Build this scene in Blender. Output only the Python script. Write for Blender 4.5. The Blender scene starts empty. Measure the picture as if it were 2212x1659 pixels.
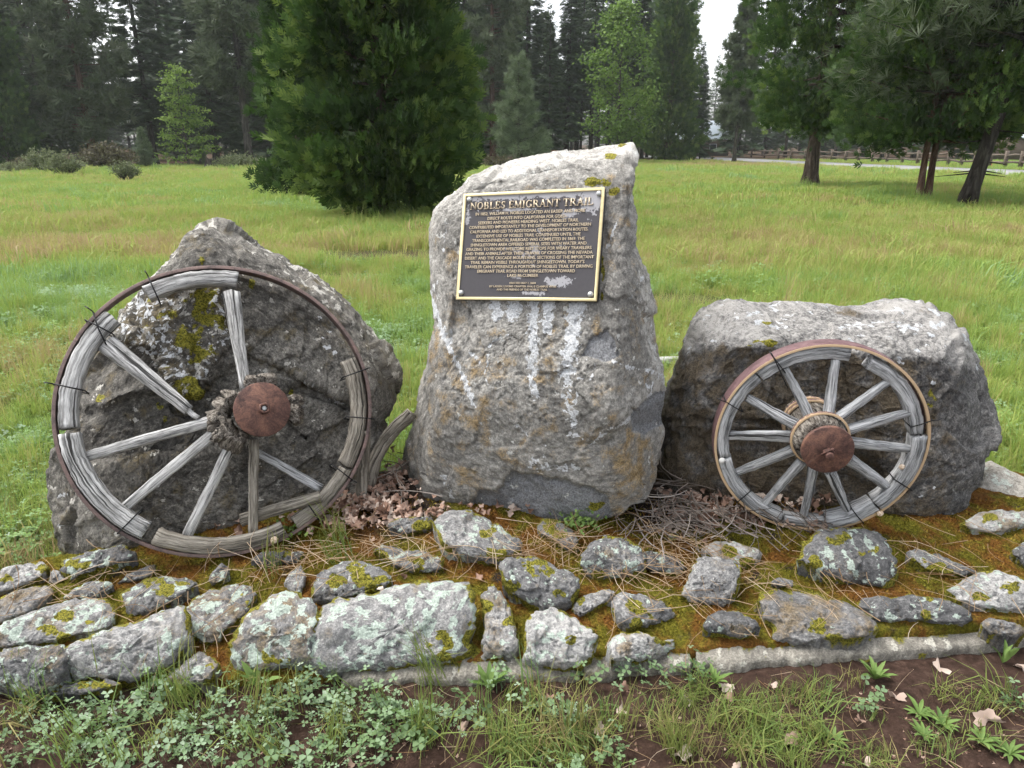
import bpy, math, random
import numpy as np
from mathutils import Vector, Matrix

# ------------------------------------------------------------------ camera, sky, sun, exposure
R = math.radians
SC = bpy.context.scene
COL = SC.collection
CAM_H, PITCH, FPX, CX, CY = 1.55, R(18.5), 1533.0, 1106.0, 829.5
cam_d = bpy.data.cameras.new('camera')
cam_d.sensor_width = 36.0
cam_d.lens = FPX / 2212.0 * 36.0
cam_d.clip_start, cam_d.clip_end = 0.05, 2000
cam = bpy.data.objects.new('camera', cam_d)
COL.objects.link(cam)
cam.location = (0, 0, CAM_H)
cam.rotation_euler = (R(90) - PITCH, 0, 0)
SC.camera = cam

SUN_EL, SUN_AZ = R(62), R(292)        # azimuth measured clockwise from +Y
world = bpy.data.worlds.new('World')
SC.world = world
world.use_nodes = True
wn = world.node_tree
for n in list(wn.nodes):
    wn.nodes.remove(n)
wo = wn.nodes.new('ShaderNodeOutputWorld')
bg = wn.nodes.new('ShaderNodeBackground')
sky = wn.nodes.new('ShaderNodeTexSky')
sky.sky_type = 'NISHITA'
sky.sun_disc = False
sky.sun_elevation, sky.sun_rotation = SUN_EL, SUN_AZ
sky.air_density, sky.dust_density, sky.ozone_density = 1.0, 3.0, 1.0
hs = wn.nodes.new('ShaderNodeHueSaturation')     # high overcast: the blue is washed out evenly
hs.inputs['Saturation'].default_value = 0.22
wn.links.new(sky.outputs[0], hs.inputs['Color'])
wn.links.new(hs.outputs[0], bg.inputs['Color'])
bg.inputs['Strength'].default_value = 0.15
wn.links.new(bg.outputs[0], wo.inputs['Surface'])

sun_d = bpy.data.lights.new('sun', 'SUN')
sun_d.energy = 1.5
sun_d.angle = R(35)
sun_d.color = (1.0, 0.96, 0.9)
sun = bpy.data.objects.new('sun', sun_d)
COL.objects.link(sun)
_sd = Vector((math.sin(SUN_AZ) * math.cos(SUN_EL), math.cos(SUN_AZ) * math.cos(SUN_EL), math.sin(SUN_EL)))
sun.rotation_euler = _sd.to_track_quat('Z', 'Y').to_euler()
sun.location = (0, -5, 30)

SC.view_settings.view_transform = 'Standard'
SC.view_settings.look = 'None'
SC.view_settings.exposure = 1.34
SC.view_settings.gamma = 1.0
SC.view_settings.use_curve_mapping = False
SC.render.engine = 'CYCLES'
cy = SC.cycles
cy.use_denoising = True
cy.max_bounces, cy.diffuse_bounces, cy.glossy_bounces = 4, 2, 1
cy.transmission_bounces, cy.transparent_max_bounces, cy.volume_bounces = 3, 6, 1
cy.use_adaptive_sampling = True
cy.adaptive_threshold = 0.03
cy.caustics_reflective = cy.caustics_refractive = False

# ------------------------------------------------------------------ helpers
rng = np.random.default_rng(7)
FW = np.array([0, math.cos(PITCH), -math.sin(PITCH)])
UP = np.array([0, math.sin(PITCH), math.cos(PITCH)])
RT = np.array([1.0, 0, 0])
CAM = np.array([0, 0, CAM_H])

def ray(p):                                  # photo point (2212 px wide) -> view direction
    p = np.asarray(p, float)
    return FW + UP * (-(p[..., 1:2] - CY) / FPX) + RT * ((p[..., 0:1] - CX) / FPX)

def on_z(x, y, z=0.0):                       # where that direction meets the height z
    d = ray((x, y)); return CAM + d * ((z - CAM_H) / d[2])

def on_plane(p, o, n):
    d = ray(p); t = ((np.asarray(o) - CAM) @ n) / (d @ n)
    return CAM + d * t[..., None]

def at_y(x, y, Y):
    d = ray((x, y)); return CAM + d * (Y / d[1])

def frame(tau, yaw, roll=0.0):               # plane leaning back tau, facing yaw to the right
    n = np.array([math.cos(tau) * math.sin(yaw), -math.cos(tau) * math.cos(yaw), math.sin(tau)])
    u = np.cross([0, 0, 1.0], n); u /= np.linalg.norm(u)
    v = np.cross(n, u)
    return n, math.cos(roll) * u + math.sin(roll) * v, -math.sin(roll) * u + math.cos(roll) * v

_tab = np.random.default_rng(11).random(4096)
def vnoise(P, seed=0):                       # value noise, 0..1
    P = np.asarray(P, float) + 1000.0
    i = np.floor(P).astype(np.int64); f = P - i
    f = f * f * (3 - 2 * f)
    out = 0
    for dx in (0, 1):
        wx = f[..., 0] if dx else 1 - f[..., 0]
        for dy in (0, 1):
            wy = f[..., 1] if dy else 1 - f[..., 1]
            for dz in (0, 1):
                wz = f[..., 2] if dz else 1 - f[..., 2]
                h = ((i[..., 0] + dx) * 73856093) ^ ((i[..., 1] + dy) * 19349663) ^ ((i[..., 2] + dz) * 83492791) ^ (seed * 2654435)
                h = (h ^ (h >> 13)) * 1274126177
                out = out + wx * wy * wz * _tab[(h ^ (h >> 16)) & 4095]
    return out

def fbm(P, octv=5, seed=0, gain=0.5, lac=2.03):
    a, s, t = 1.0, 0.0, 0.0
    P = np.asarray(P, float)
    for o in range(octv):
        s = s + a * vnoise(P, seed + o); t += a; a *= gain; P = P * lac + 3.7
    return s / t                              # 0..1, mean .5

def ridged(P, octv=4, seed=0):
    a, s, t = 1.0, 0.0, 0.0
    for o in range(octv):
        s = s + a * (1 - np.abs(2 * vnoise(P, seed + o) - 1)); t += a; a *= 0.5; P = P * 2.1 + 1.3
    return s / t

def facets(G, cell, slope, seed):
    """flat broken faces: every cell of space tilts its own way"""
    r = np.random.default_rng(seed); K = 4093
    jit = r.uniform(0, 1, (K, 3)); t = r.normal(0, 1, (K, 3)); t /= np.linalg.norm(t, axis=1, keepdims=True)
    sh = G.shape; P = G.reshape(-1, 3) / cell + 500; i0 = np.floor(P).astype(np.int64)
    best = np.full(len(P), 1e9); out = np.zeros(len(P))
    for dx in (-1, 0, 1):
        for dy in (-1, 0, 1):
            for dz in (-1, 0, 1):
                i = i0 + (dx, dy, dz); h = ((i[:, 0] * 73856093) ^ (i[:, 1] * 19349663) ^ (i[:, 2] * 83492791)) % K
                v = P - i - jit[h]; d = (v * v).sum(1); m = d < best
                best[m] = d[m]; out[m] = (v[m] * t[h[m]]).sum(1)
    return slope * cell * out.reshape(sh[:-1])

def sstep(a, b, x):
    t = np.clip((x - a) / (b - a), 0, 1); return t * t * (3 - 2 * t)

def P3(x, y, z=0.0):
    x = np.asarray(x, float); return np.stack([x, np.asarray(y, float) + 0 * x, z + 0 * x], -1)

def mesh_np(name, V, F, smooth=True, attrs=None, mat=None):
    me = bpy.data.meshes.new(name)
    V = np.ascontiguousarray(V, np.float32)
    Fs = F if isinstance(F, list) else [F]
    Fs = [np.asarray(f, np.int32) for f in Fs if len(f)]
    me.vertices.add(len(V)); me.vertices.foreach_set('co', V.ravel())
    nl = sum(f.size for f in Fs); npg = sum(len(f) for f in Fs)
    me.loops.add(nl); me.loops.foreach_set('vertex_index', np.concatenate([f.ravel() for f in Fs]))
    me.polygons.add(npg)
    st, s0 = [], 0
    for f in Fs:
        st.append(s0 + np.arange(len(f), dtype=np.int32) * f.shape[1]); s0 += f.size
    me.polygons.foreach_set('loop_start', np.concatenate(st).astype(np.int32))
    if smooth:
        me.polygons.foreach_set('use_smooth', np.ones(npg, bool))
    me.update(calc_edges=True)
    for k, a in (attrs or {}).items():
        a = np.asarray(a, np.float32)
        if a.ndim == 2:
            me.attributes.new(k, 'FLOAT_VECTOR', 'POINT').data.foreach_set('vector', np.ascontiguousarray(a).ravel())
        else:
            me.attributes.new(k, 'FLOAT', 'POINT').data.foreach_set('value', a)
    if mat is not None:
        me.materials.append(mat)
    return me

def link(name, data, parent=None, loc=None, label=None, cat=None, group=None, kind=None):
    o = bpy.data.objects.new(name, data)
    COL.objects.link(o)
    if parent is not None:
        o.parent = parent
    if loc is not None:
        o.location = loc
    return tag(o, label, cat, group, kind)

def tag(o, label=None, cat=None, group=None, kind=None):
    for k, v in (('label', label), ('category', cat), ('group', group), ('kind', kind)):
        if v:
            o[k] = v
    return o

def empty(name, loc, label=None, cat=None, group=None, kind=None):
    o = link(name, None, None, loc, label, cat, group, kind)
    o.empty_display_size = 0.1
    return o

def put(name, V, F, mat, parent=None, smooth=True, attrs=None, **kw):
    """World-space vertices -> an object; a child keeps its parent's origin, a thing gets its own base as origin."""
    V = np.asarray(V, float)
    if parent is not None:
        o0 = np.array(parent.location) if parent.parent is None else np.array(parent.parent.location) + np.array(parent.location)
        return link(name, mesh_np(name, V - o0, F, smooth, attrs, mat), parent, None, **kw)
    lo, hi = V.min(0), V.max(0)
    o0 = np.array([(lo[0] + hi[0]) / 2, (lo[1] + hi[1]) / 2, lo[2]])
    return link(name, mesh_np(name, V - o0, F, smooth, attrs, mat), None, o0, **kw)

def grid_faces(nu, nv, wrap_v=False):
    """quads for a nu x nv vertex grid (row-major), optionally closed along v"""
    i = np.arange(nu - 1)[:, None] * nv
    j = np.arange(nv if wrap_v else nv - 1)[None]
    j2 = (j + 1) % nv
    return np.stack([i + j, i + j2, i + nv + j2, i + nv + j], -1).reshape(-1, 4)

def join(parts):
    """[(V, F)] -> one V, list of F by size"""
    Vs, byk, off = [], {}, 0
    for V, F in parts:
        for f in (F if isinstance(F, list) else [F]):
            f = np.asarray(f)
            if len(f):
                byk.setdefault(f.shape[1], []).append(f + off)
        Vs.append(np.asarray(V, float)); off += len(V)
    return np.concatenate(Vs), [np.concatenate(v) for v in byk.values()]

def tube(path, rad, seg=8, cap=True, ell=None, up0=(0, 0, 1)):
    """swept tube; rad scalar or per-point; returns V,F"""
    path = np.asarray(path, float); n = len(path)
    rad = np.broadcast_to(np.asarray(rad, float), (n,))
    T = np.gradient(path, axis=0); T /= np.linalg.norm(T, axis=1, keepdims=True) + 1e-12
    a = np.asarray(up0, float)
    if abs(T[0] @ a) > 0.9:
        a = np.array([1.0, 0, 0]) if abs(T[0][0]) < 0.9 else np.array([0, 1.0, 0])
    V = []
    for k in range(n):
        a = a - T[k] * (a @ T[k]); a /= np.linalg.norm(a) + 1e-12
        b = np.cross(T[k], a)
        th = np.arange(seg) * 2 * math.pi / seg
        V.append(path[k] + rad[k] * (np.cos(th)[:, None] * a + np.sin(th)[:, None] * b))
    V = np.concatenate(V)
    F = [grid_faces(n, seg, True)]
    if cap:
        V = np.concatenate([V, path[:1], path[-1:]])
        c0, c1 = n * seg, n * seg + 1
        j = np.arange(seg); j2 = (j + 1) % seg
        F.append(np.concatenate([np.stack([np.full(seg, c0), j2, j], -1),
                                 np.stack([np.full(seg, c1), (n - 1) * seg + j, (n - 1) * seg + j2], -1)]))
    return V, F

def lathe(c, n, u, v, prof, seg=48):
    """profile [(r, h)] turned about axis n at c; r=0 closes"""
    th = np.arange(seg) * 2 * math.pi / seg
    ring = np.cos(th)[:, None] * u + np.sin(th)[:, None] * v
    V = np.concatenate([np.asarray(c) + ring * r + np.asarray(n) * h for r, h in prof])
    return V, grid_faces(len(prof), seg, True)

def box(c, ax, half):
    """box at c with axes ax (3 vectors) and half sizes"""
    s = np.array([[x, y, z] for x in (-1, 1) for y in (-1, 1) for z in (-1, 1)], float)
    V = np.asarray(c) + (s * np.asarray(half)) @ np.asarray(ax)
    F = np.array([[0, 1, 3, 2], [4, 6, 7, 5], [0, 4, 5, 1], [2, 3, 7, 6], [0, 2, 6, 4], [1, 5, 7, 3]])
    return V, F

# ------------------------------------------------------------------ materials
class NT:
    def __init__(self, name):
        self.m = bpy.data.materials.new(name); self.m.use_nodes = True
        self.t = self.m.node_tree; self.t.nodes.clear()
        self.out = self.t.nodes.new('ShaderNodeOutputMaterial')
    def n(self, typ, ins=None, **props):
        d = self.t.nodes.new('ShaderNode' + typ)
        for k, v in props.items():
            setattr(d, k, v)
        for k, v in (ins or {}).items():
            self.set(d.inputs[k], v)
        return d
    def set(self, sock, v):
        if isinstance(v, bpy.types.NodeSocket):
            self.t.links.new(v, sock)
        elif isinstance(v, (tuple, list)) and len(v) == 3 and sock.type == 'RGBA':
            sock.default_value = (*v, 1)
        else:
            sock.default_value = v
    def attr(self, name, typ='GEOMETRY', out='Fac'):
        return self.n('Attribute', attribute_name=name, attribute_type=typ).outputs[out]
    def noise(self, vec, scale, detail=6, rough=0.6, dist=0.0, out='Fac'):
        ins = {'Scale': scale, 'Detail': detail, 'Roughness': rough, 'Distortion': dist}
        if vec is not None: ins['Vector'] = vec
        return self.n('TexNoise', ins).outputs[out]
    def voro(self, vec, scale, feature='F1', out='Distance', rand=1.0):
        return self.n('TexVoronoi', {'Vector': vec, 'Scale': scale, 'Randomness': rand}, feature=feature).outputs[out]
    def math(self, op, a, b=0.0, c=0.0, clamp=False):
        d = self.n('Math', operation=op, use_clamp=clamp)
        self.set(d.inputs[0], a); self.set(d.inputs[1], b)
        if len(d.inputs) > 2: self.set(d.inputs[2], c)
        return d.outputs[0]
    def smooth(self, x, a, b):
        d = self.n('MapRange', interpolation_type='SMOOTHSTEP')
        self.set(d.inputs['Value'], x); self.set(d.inputs['From Min'], a); self.set(d.inputs['From Max'], b)
        return d.outputs[0]
    def ramp(self, fac, stops):
        d = self.n('ValToRGB')
        e = d.color_ramp.elements
        while len(e) < len(stops): e.new(0.5)
        for el, (p, c) in zip(e, stops):
            el.position = p; el.color = (*c, 1) if len(c) == 3 else c
        self.set(d.inputs[0], fac)
        return d.outputs[0]
    def mix(self, fac, a, b, blend='MIX'):
        d = self.n('Mix', data_type='RGBA', blend_type=blend)
        self.set(d.inputs[0], fac); self.set(d.inputs[6], a); self.set(d.inputs[7], b)
        return d.outputs[2]
    def obj(self):
        return self.n('TexCoord').outputs['Object']
    def pos(self):
        return self.n('NewGeometry').outputs['Position']
    def scaled(self, vec, s):
        d = self.n('Mapping'); self.set(d.inputs['Vector'], vec); d.inputs['Scale'].default_value = s
        return d.outputs[0]
    def bump(self, h, strength=0.5, dist=0.01, normal=None):
        ins = {'Height': h, 'Strength': strength, 'Distance': dist}
        if normal is not None: ins['Normal'] = normal
        return self.n('Bump', ins).outputs[0]
    def bsdf(self, col, rough=0.85, normal=None, metal=0.0, spec=0.3, **extra):
        ins = {'Base Color': col, 'Roughness': rough, 'Metallic': metal, 'Specular IOR Level': spec}
        if normal is not None: ins['Normal'] = normal
        ins.update(extra)
        b = self.n('BsdfPrincipled', ins)
        self.t.links.new(b.outputs[0], self.out.inputs['Surface'])
        return self.m
    def leaf(self, col, trans=0.35, rough=0.7, spec=0.25, tcol=None):
        b = self.n('BsdfPrincipled', {'Base Color': col, 'Roughness': rough, 'Specular IOR Level': spec})
        t = self.n('BsdfTranslucent', {'Color': tcol if tcol is not None else col})
        x = self.n('MixShader', {0: trans}); self.t.links.new(b.outputs[0], x.inputs[1]); self.t.links.new(t.outputs[0], x.inputs[2])
        self.t.links.new(x.outputs[0], self.out.inputs['Surface'])
        return self.m

def rock_mat(name, dark, light, tint=(0.30, 0.22, 0.12), lichen=(0.58, 0.62, 0.55), bump=0.7, fine_scale=150):
    """stone: point attributes tone / white / lich / moss / brown / fresh (laid per vertex) say what grows or runs where; tone and brown also hold painted light and shade"""
    N = NT(name); P = N.pos()
    f1 = N.noise(P, fine_scale, 4, 0.72); g = N.math('SUBTRACT', f1, 0.5)
    v = N.math('ADD', N.attr('tone'), N.math('MULTIPLY', g, 0.95))
    mid = tuple((a * b) ** 0.5 for a, b in zip(dark, light))
    c = N.ramp(v, [(0.24, dark), (0.5, mid), (0.80, light)])
    def lay(c, name, col_a, col_b, k=0.9, lo=0.35, hi=0.65, amt=1.0):
        m = N.smooth(N.math('ADD', N.attr(name), N.math('MULTIPLY', g, k)), lo, hi)
        return N.mix(N.math('MULTIPLY', m, amt), c, N.mix(N.smooth(f1, 0.35, 0.65), col_a, col_b))
    c = lay(c, 'brown', tuple(0.42 * t for t in tint), tint, 1.0, 0.2, 0.9, 0.8)
    c = lay(c, 'fresh', (0.14, 0.143, 0.15), (0.31, 0.315, 0.325), 0.6, 0.3, 0.7)
    c = lay(c, 'lich', tuple(0.62 * t for t in lichen), tuple(min(1, 1.15 * t) for t in lichen), 1.3, 0.4, 0.6, 0.92)
    c = lay(c, 'white', (0.42, 0.43, 0.44), (0.76, 0.78, 0.80), 1.6, 0.34, 0.70, 0.92)
    c = lay(c, 'moss', (0.040, 0.045, 0.007), (0.30, 0.27, 0.035), 1.0)
    return N.bsdf(c, 0.88, N.bump(f1, bump, 0.012), spec=0.25)

def lime(W, n):                      # ragged-edged stain from a soft mask
    return sstep(0.34, 0.70, W + (n - 0.5) * 1.9) * sstep(0.02, 0.3, W)
def rock_attrs(G, A, seed, lich_f=24, tone_gain=1.0):
    """turn soft masks into ragged stains, and give the stone its mottling"""
    n1 = fbm(G * 60, 4, seed + 1, 0.7); n2 = fbm(G * lich_f, 5, seed + 2, 0.62); n3 = fbm(G * 20, 5, seed + 3, 0.6)
    z = np.zeros(G.shape[:-1])
    tone = 0.5 + tone_gain * (0.45 * (fbm(G * 4.5, 4, seed + 4) - 0.5) + 0.85 * (fbm(G * 75, 4, seed + 5, 0.8) - 0.5)) + 0.16 * A.get('tone_shift', 0)  # last term: painted sky light on two boulder tops, random on pavers
    g = lambda k: A.get(k, z)
    la = g('lich')
    return {'tone': tone, 'white': lime(g('white'), n1), 'lich': 0.9 * sstep(0.64, 0.78, n2 + 0.30 * la) * sstep(-0.02, 0.1, la),
            'moss': lime(g('moss'), n3), 'brown': np.clip(g('brown') + 2.2 * (n3 - 0.5) * (g('brown') > 0.02), 0, 1), 'fresh': g('fresh')}

M = {}
M['stone_mid'] = rock_mat('standing_stone', (0.125, 0.12, 0.11), (0.52, 0.50, 0.46), (0.42, 0.29, 0.13), (0.60, 0.60, 0.57))
M['stone_left'] = rock_mat('dark_basalt', (0.045, 0.042, 0.038), (0.33, 0.312, 0.275), (0.17, 0.13, 0.06), (0.55, 0.53, 0.48))
M['stone_right'] = rock_mat('grey_basalt', (0.045, 0.044, 0.044), (0.38, 0.366, 0.345), (0.165, 0.125, 0.075), (0.52, 0.54, 0.56))
M['paver'] = rock_mat('paving_stone', (0.10, 0.10, 0.102), (0.52, 0.51, 0.49), (0.3, 0.22, 0.12), (0.48, 0.56, 0.49), 0.8)
M['pale_rock'] = rock_mat('pale_rock', (0.24, 0.22, 0.19), (0.66, 0.62, 0.54))
M['concrete'] = rock_mat('old_concrete', (0.12, 0.11, 0.095), (0.52, 0.49, 0.42), lichen=(0.58, 0.56, 0.49), bump=0.9)

def wood_mat(name, dark, mid, light, streak=1.0):
    N = NT(name); g = N.n('Attribute', attribute_name='grain').outputs['Vector']
    a = N.noise(N.scaled(g, (9, 150, 150)), 1.0, 4, 0.75, 0.4)
    b = N.noise(N.scaled(g, (3, 48, 48)), 1.0, 3, 0.65, 0.8)
    k = N.noise(N.scaled(g, (14, 26, 26)), 1.0, 3, 0.6)
    v = N.math('ADD', N.math('MULTIPLY', a, 0.6), N.math('MULTIPLY', b, 0.4))
    c = N.ramp(v, [(0.38, dark), (0.48, mid), (0.60, light)])
    c = N.mix(N.smooth(k, 0.58, 0.78), c, tuple(0.55 * t for t in mid))
    crack = N.smooth(N.noise(N.scaled(g, (1.6, 52, 52)), 1.0, 3, 0.5, 0.8), 0.40, 0.33)
    c = N.mix(N.math('MULTIPLY', crack, 0.9 * streak), c, (0.018, 0.017, 0.016))
    h = N.math('SUBTRACT', v, N.math('MULTIPLY', crack, 0.9))
    return N.bsdf(c, 0.9, N.bump(h, 0.9, 0.006), spec=0.15)
M['wood'] = wood_mat('weathered_wood', (0.075, 0.075, 0.073), (0.33, 0.325, 0.315), (0.68, 0.675, 0.66))
M['wood_grey'] = wood_mat('grey_oak', (0.065, 0.066, 0.067), (0.28, 0.284, 0.286), (0.60, 0.605, 0.61))
M['wood_dark'] = wood_mat('brown_weathered_wood', (0.05, 0.045, 0.038), (0.19, 0.17, 0.14), (0.38, 0.35, 0.30))
M['wood_rot'] = wood_mat('rotten_wood', (0.025, 0.020, 0.017), (0.11, 0.095, 0.08), (0.33, 0.30, 0.26))

def rust_mat(name, a, b, c3, edge=None):
    N = NT(name); P = N.pos()
    v = N.noise(P, 17, 6, 0.75, 0.7); f = N.noise(P, 170, 4, 0.75)
    col = N.ramp(N.math('ADD', N.math('MULTIPLY', v, 0.7), N.math('MULTIPLY', f, 0.3)), [(0.38, a), (0.49, b), (0.62, c3)])
    if edge:
        e = N.attr('edge')
        em = N.smooth(N.math('ADD', e, N.math('MULTIPLY', N.math('SUBTRACT', N.noise(P, 60, 5, 0.7), 0.5), 1.1)), 0.5, 0.7)
        col = N.mix(em, col, N.mix(f, edge, tuple(min(1, 1.35 * t) for t in edge)))
    return N.bsdf(col, 0.72, N.bump(N.math('ADD', v, N.math('MULTIPLY', f, 0.6)), 0.45, 0.003), metal=0.15, spec=0.35)
M['iron_rust'] = rust_mat('rusty_iron', (0.045, 0.026, 0.022), (0.12, 0.062, 0.05), (0.24, 0.125, 0.085))
M['tyre_rust'] = rust_mat('tyre_iron', (0.085, 0.065, 0.062), (0.16, 0.115, 0.105), (0.25, 0.17, 0.15))
M['tyre_band'] = rust_mat('tyre_band', (0.085, 0.045, 0.047), (0.15, 0.085, 0.088), (0.20, 0.125, 0.125), edge=(0.50, 0.36, 0.22))
N = NT('black_wire'); M['wire'] = N.bsdf((0.012, 0.012, 0.013), 0.5)
N = NT('zinc_bolt'); M['zinc'] = N.bsdf(N.mix(N.noise(N.pos(), 120, 3), (0.38, 0.40, 0.40), (0.62, 0.62, 0.60)), 0.45, metal=0.6)
# ------------------------------------------------------------------ ground
BARE = [(*on_z(835, 555)[:2], 1.6, 0.8), (*on_z(1490, 655)[:2], 0.9, 0.5), (*on_z(1290, 545)[:2], 1.2, 0.5), (*on_z(700, 600)[:2], 0.6, 0.3)]
def bare(x, y):
    m = 0 * x
    for (bx, by, rx, ry) in BARE:
        m = np.maximum(m, 1 - sstep(0.5, 1.1, np.hypot((x - bx) / rx, (y - by) / ry)))
    return m
def ground_z(x, y):
    x = np.asarray(x, float); y = np.asarray(y, float)
    r = np.hypot(x, y - 2)
    z = (fbm(P3(x * 0.12, y * 0.12), 3, 5) - 0.5) * 0.5 * sstep(5, 14, r) * (1 - 0.8 * sstep(30, 60, r))
    z = z + ((fbm(P3(x * 9, y * 9), 4, 8) - 0.5) * 0.035 + (fbm(P3(x * 34, y * 34), 3, 9, .6) - 0.5) * 0.022) * (1 - sstep(5, 8, r))
    z = z + sstep(110, 260, r) * 4.0 * fbm(P3(x * 0.01, y * 0.01), 2, 3)
    return z
def spaced(a, b, step, lo, hi, g):
    mid = np.arange(a, b + 1e-6, step)
    up, s, v = [], step, b
    while v < hi: s *= g; v += s; up.append(v)
    dn, s, v = [], step, a
    while v > lo: s *= g; v -= s; dn.append(v)
    return np.concatenate([dn[::-1], mid, up])
gx = spaced(-2.4, 2.6, 0.03, -420, 420, 1.09)
gy = spaced(1.0, 2.1, 0.026, -60, 520, 1.065)
GX, GY = np.meshgrid(gx, gy)
GV = np.stack([GX, GY, ground_z(GX, GY)], -1).reshape(-1, 3)
N = NT('meadow_ground'); P = N.pos()
soil = N.ramp(N.noise(P, 30, 8, 0.7), [(0.3, (0.026, 0.016, 0.012)), (0.55, (0.068, 0.041, 0.031)), (0.75, (0.13, 0.088, 0.068))])
turf = N.ramp(N.noise(P, 1.2, 8, 0.7), [(0.3, (0.05, 0.085, 0.016)), (0.55, (0.10, 0.15, 0.03)), (0.72, (0.17, 0.17, 0.055))])
duff = N.ramp(N.noise(P, 3, 6, 0.7), [(0.3, (0.03, 0.02, 0.013)), (0.7, (0.10, 0.065, 0.04))])
c = N.mix(N.attr('turf'), soil, turf)
c = N.mix(N.attr('duff'), c, duff)
h = N.math('ADD', N.noise(P, 45, 8, 0.7), N.math('MULTIPLY', N.noise(P, 260, 4, 0.7), 0.4))
M['ground'] = N.bsdf(c, 0.95, N.bump(h, 0.8, 0.02), spec=0.1)
r_ = np.hypot(GV[:, 0], GV[:, 1])
turf_a = sstep(2.2, 2.7, GV[:, 1] + (fbm(GV * 3, 4, 2) - 0.5)) * (1 - 0.85 * bare(GV[:, 0], GV[:, 1]))
wood_edge = 62 + 30 * sstep(-5, 25, GV[:, 0])
duff_a = sstep(0, 8, GV[:, 1] - wood_edge + (fbm(GV * 0.2, 3, 4) - 0.5) * 14)
link('ground', mesh_np('ground', GV, grid_faces(len(gy), len(gx)), True, {'turf': turf_a, 'duff': duff_a}, M['ground']), kind='structure')

# ------------------------------------------------------------------ boulders
def seg_dist(p, line):
    line = np.asarray(line, float); d = np.full(p.shape[:-1], 1e9)
    for a, b in zip(line[:-1], line[1:]):
        ab = b - a; t = np.clip(((p - a) @ ab) / (ab @ ab + 1e-9), 0, 1)
        d = np.minimum(d, np.linalg.norm(p - (a + t[..., None] * ab), axis=-1))
    return d
def in_poly(p, poly):
    poly = np.asarray(poly, float); x, y = p[..., 0], p[..., 1]
    inside = np.zeros(x.shape, bool); j = len(poly) - 1
    for i in range(len(poly)):
        xi, yi = poly[i]; xj, yj = poly[j]
        inside ^= ((yi > y) != (yj > y)) & (x < (xj - xi) * (y - yi) / (yj - yi + 1e-12) + xi)
        j = i
    return inside
def soft_poly(p, poly, w=8):
    poly = list(poly)
    d = seg_dist(p, poly + poly[:1]); s = np.where(in_poly(p, poly), d, -d)
    return sstep(-w, w, s)
def blob(p, x, y, r, ry=None):
    return 1 - sstep(0.35, 1.0, np.hypot((p[..., 0] - x) / r, (p[..., 1] - y) / (ry or r)))
def resample(poly, n):
    q = np.asarray(list(poly) + [poly[0]], float)
    L = np.concatenate([[0], np.cumsum(np.linalg.norm(np.diff(q, axis=0), axis=1))])
    s = np.linspace(0, L[-1], n, endpoint=False)
    return np.stack([np.interp(s, L, q[:, 0]), np.interp(s, L, q[:, 1])], -1)
def entry(p, planes, k):
    """where a line of sight enters the block bounded by these planes (rounded edges)"""
    d = ray(p); ts = []
    for o, n in planes:
        dn = d @ n
        ts.append(((np.asarray(o) - CAM) @ n) / np.where(dn < -0.02, dn, -0.02))
    ts = np.stack(ts); m = ts.max(0)
    t = m + np.log(np.exp((ts - m) * k).sum(0)) / k
    return d, t
def normals_of(G, wrap=True):
    du = np.gradient(G, axis=0)
    dv = (np.roll(G, -1, 1) - np.roll(G, 1, 1)) if wrap else np.gradient(G, axis=1)
    n = np.cross(dv, du); n /= np.linalg.norm(n, axis=-1, keepdims=True) + 1e-9
    return n

def warp(p, amt=6.0, f=0.05, seed=500):
    q = np.stack([p[..., 0] * f, p[..., 1] * f, 0 * p[..., 0]], -1)
    return p + amt * 2 * np.stack([fbm(q, 4, seed, .65) - .5, fbm(q + 7, 4, seed + 9, .65) - .5], -1)
def boulder(outline, centre, planes, nth, nr, back, shape, relief, mask, edge=(0.06, 7), k=35, backs=24, shrink=0.3, seed=100, lich_f=24):
    o = resample(outline, nth); c = np.asarray(centre, float)
    t = np.linspace(0.006, 1, nr) ** 0.9
    px = c + t[:, None, None] * (o - c)[None]
    if shape is not None:
        dd = shape(px)
    else:
        dd = 0
    d, T = entry(px, planes, k)
    T = T + dd + edge[0] * (t ** edge[1])[:, None]
    G = CAM + d * T[..., None]
    E = G[-1]; cen = E.mean(0)
    sk = []
    for s in np.linspace(0, 1, backs)[1:]:
        w = s ** 0.8
        q = E + np.array([0, 1.0, 0]) * back * w + (E - CAM) * 0.04 * w
        m = q.mean(0)
        sk.append(m + (q - m) * (1 - shrink * s ** 2.5))
    G = np.concatenate([G, np.stack(sk)])
    n = normals_of(G)
    att = mask(px)
    full = {}
    for kx, a in att.items():
        a = np.broadcast_to(a, px.shape[:2]); z = np.zeros(G.shape[:2]); z[:nr] = a; z[nr:] = a[-1] * np.linspace(1, 0.6, len(sk))[:, None]; full[kx] = z
    pits = sstep(0.63, 0.72, fbm(G * 48, 2, seed + 9))
    G = G + n * (relief(G, full, None) - 0.006 * pits)[..., None]
    full = rock_attrs(G, full, seed, lich_f)
    V = G.reshape(-1, 3)
    V = np.concatenate([V, G[-1].mean(0)[None]])
    F = grid_faces(G.shape[0], nth, True)
    j = np.arange(nth); b0 = (G.shape[0] - 1) * nth
    cap = np.stack([b0 + j, b0 + (j + 1) % nth, np.full(nth, len(V) - 1)], -1)
    c0 = len(V); V = np.concatenate([V, G[0].mean(0)[None]])
    cap0 = np.stack([(j + 1) % nth, j, np.full(nth, c0)], -1)
    A = {kx: np.concatenate([a.ravel(), [a[-1].mean(), a[0].mean()]]) for kx, a in full.items()}
    return V, [F[:, ::-1], cap[:, ::-1], cap0[:, ::-1]], A

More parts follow.
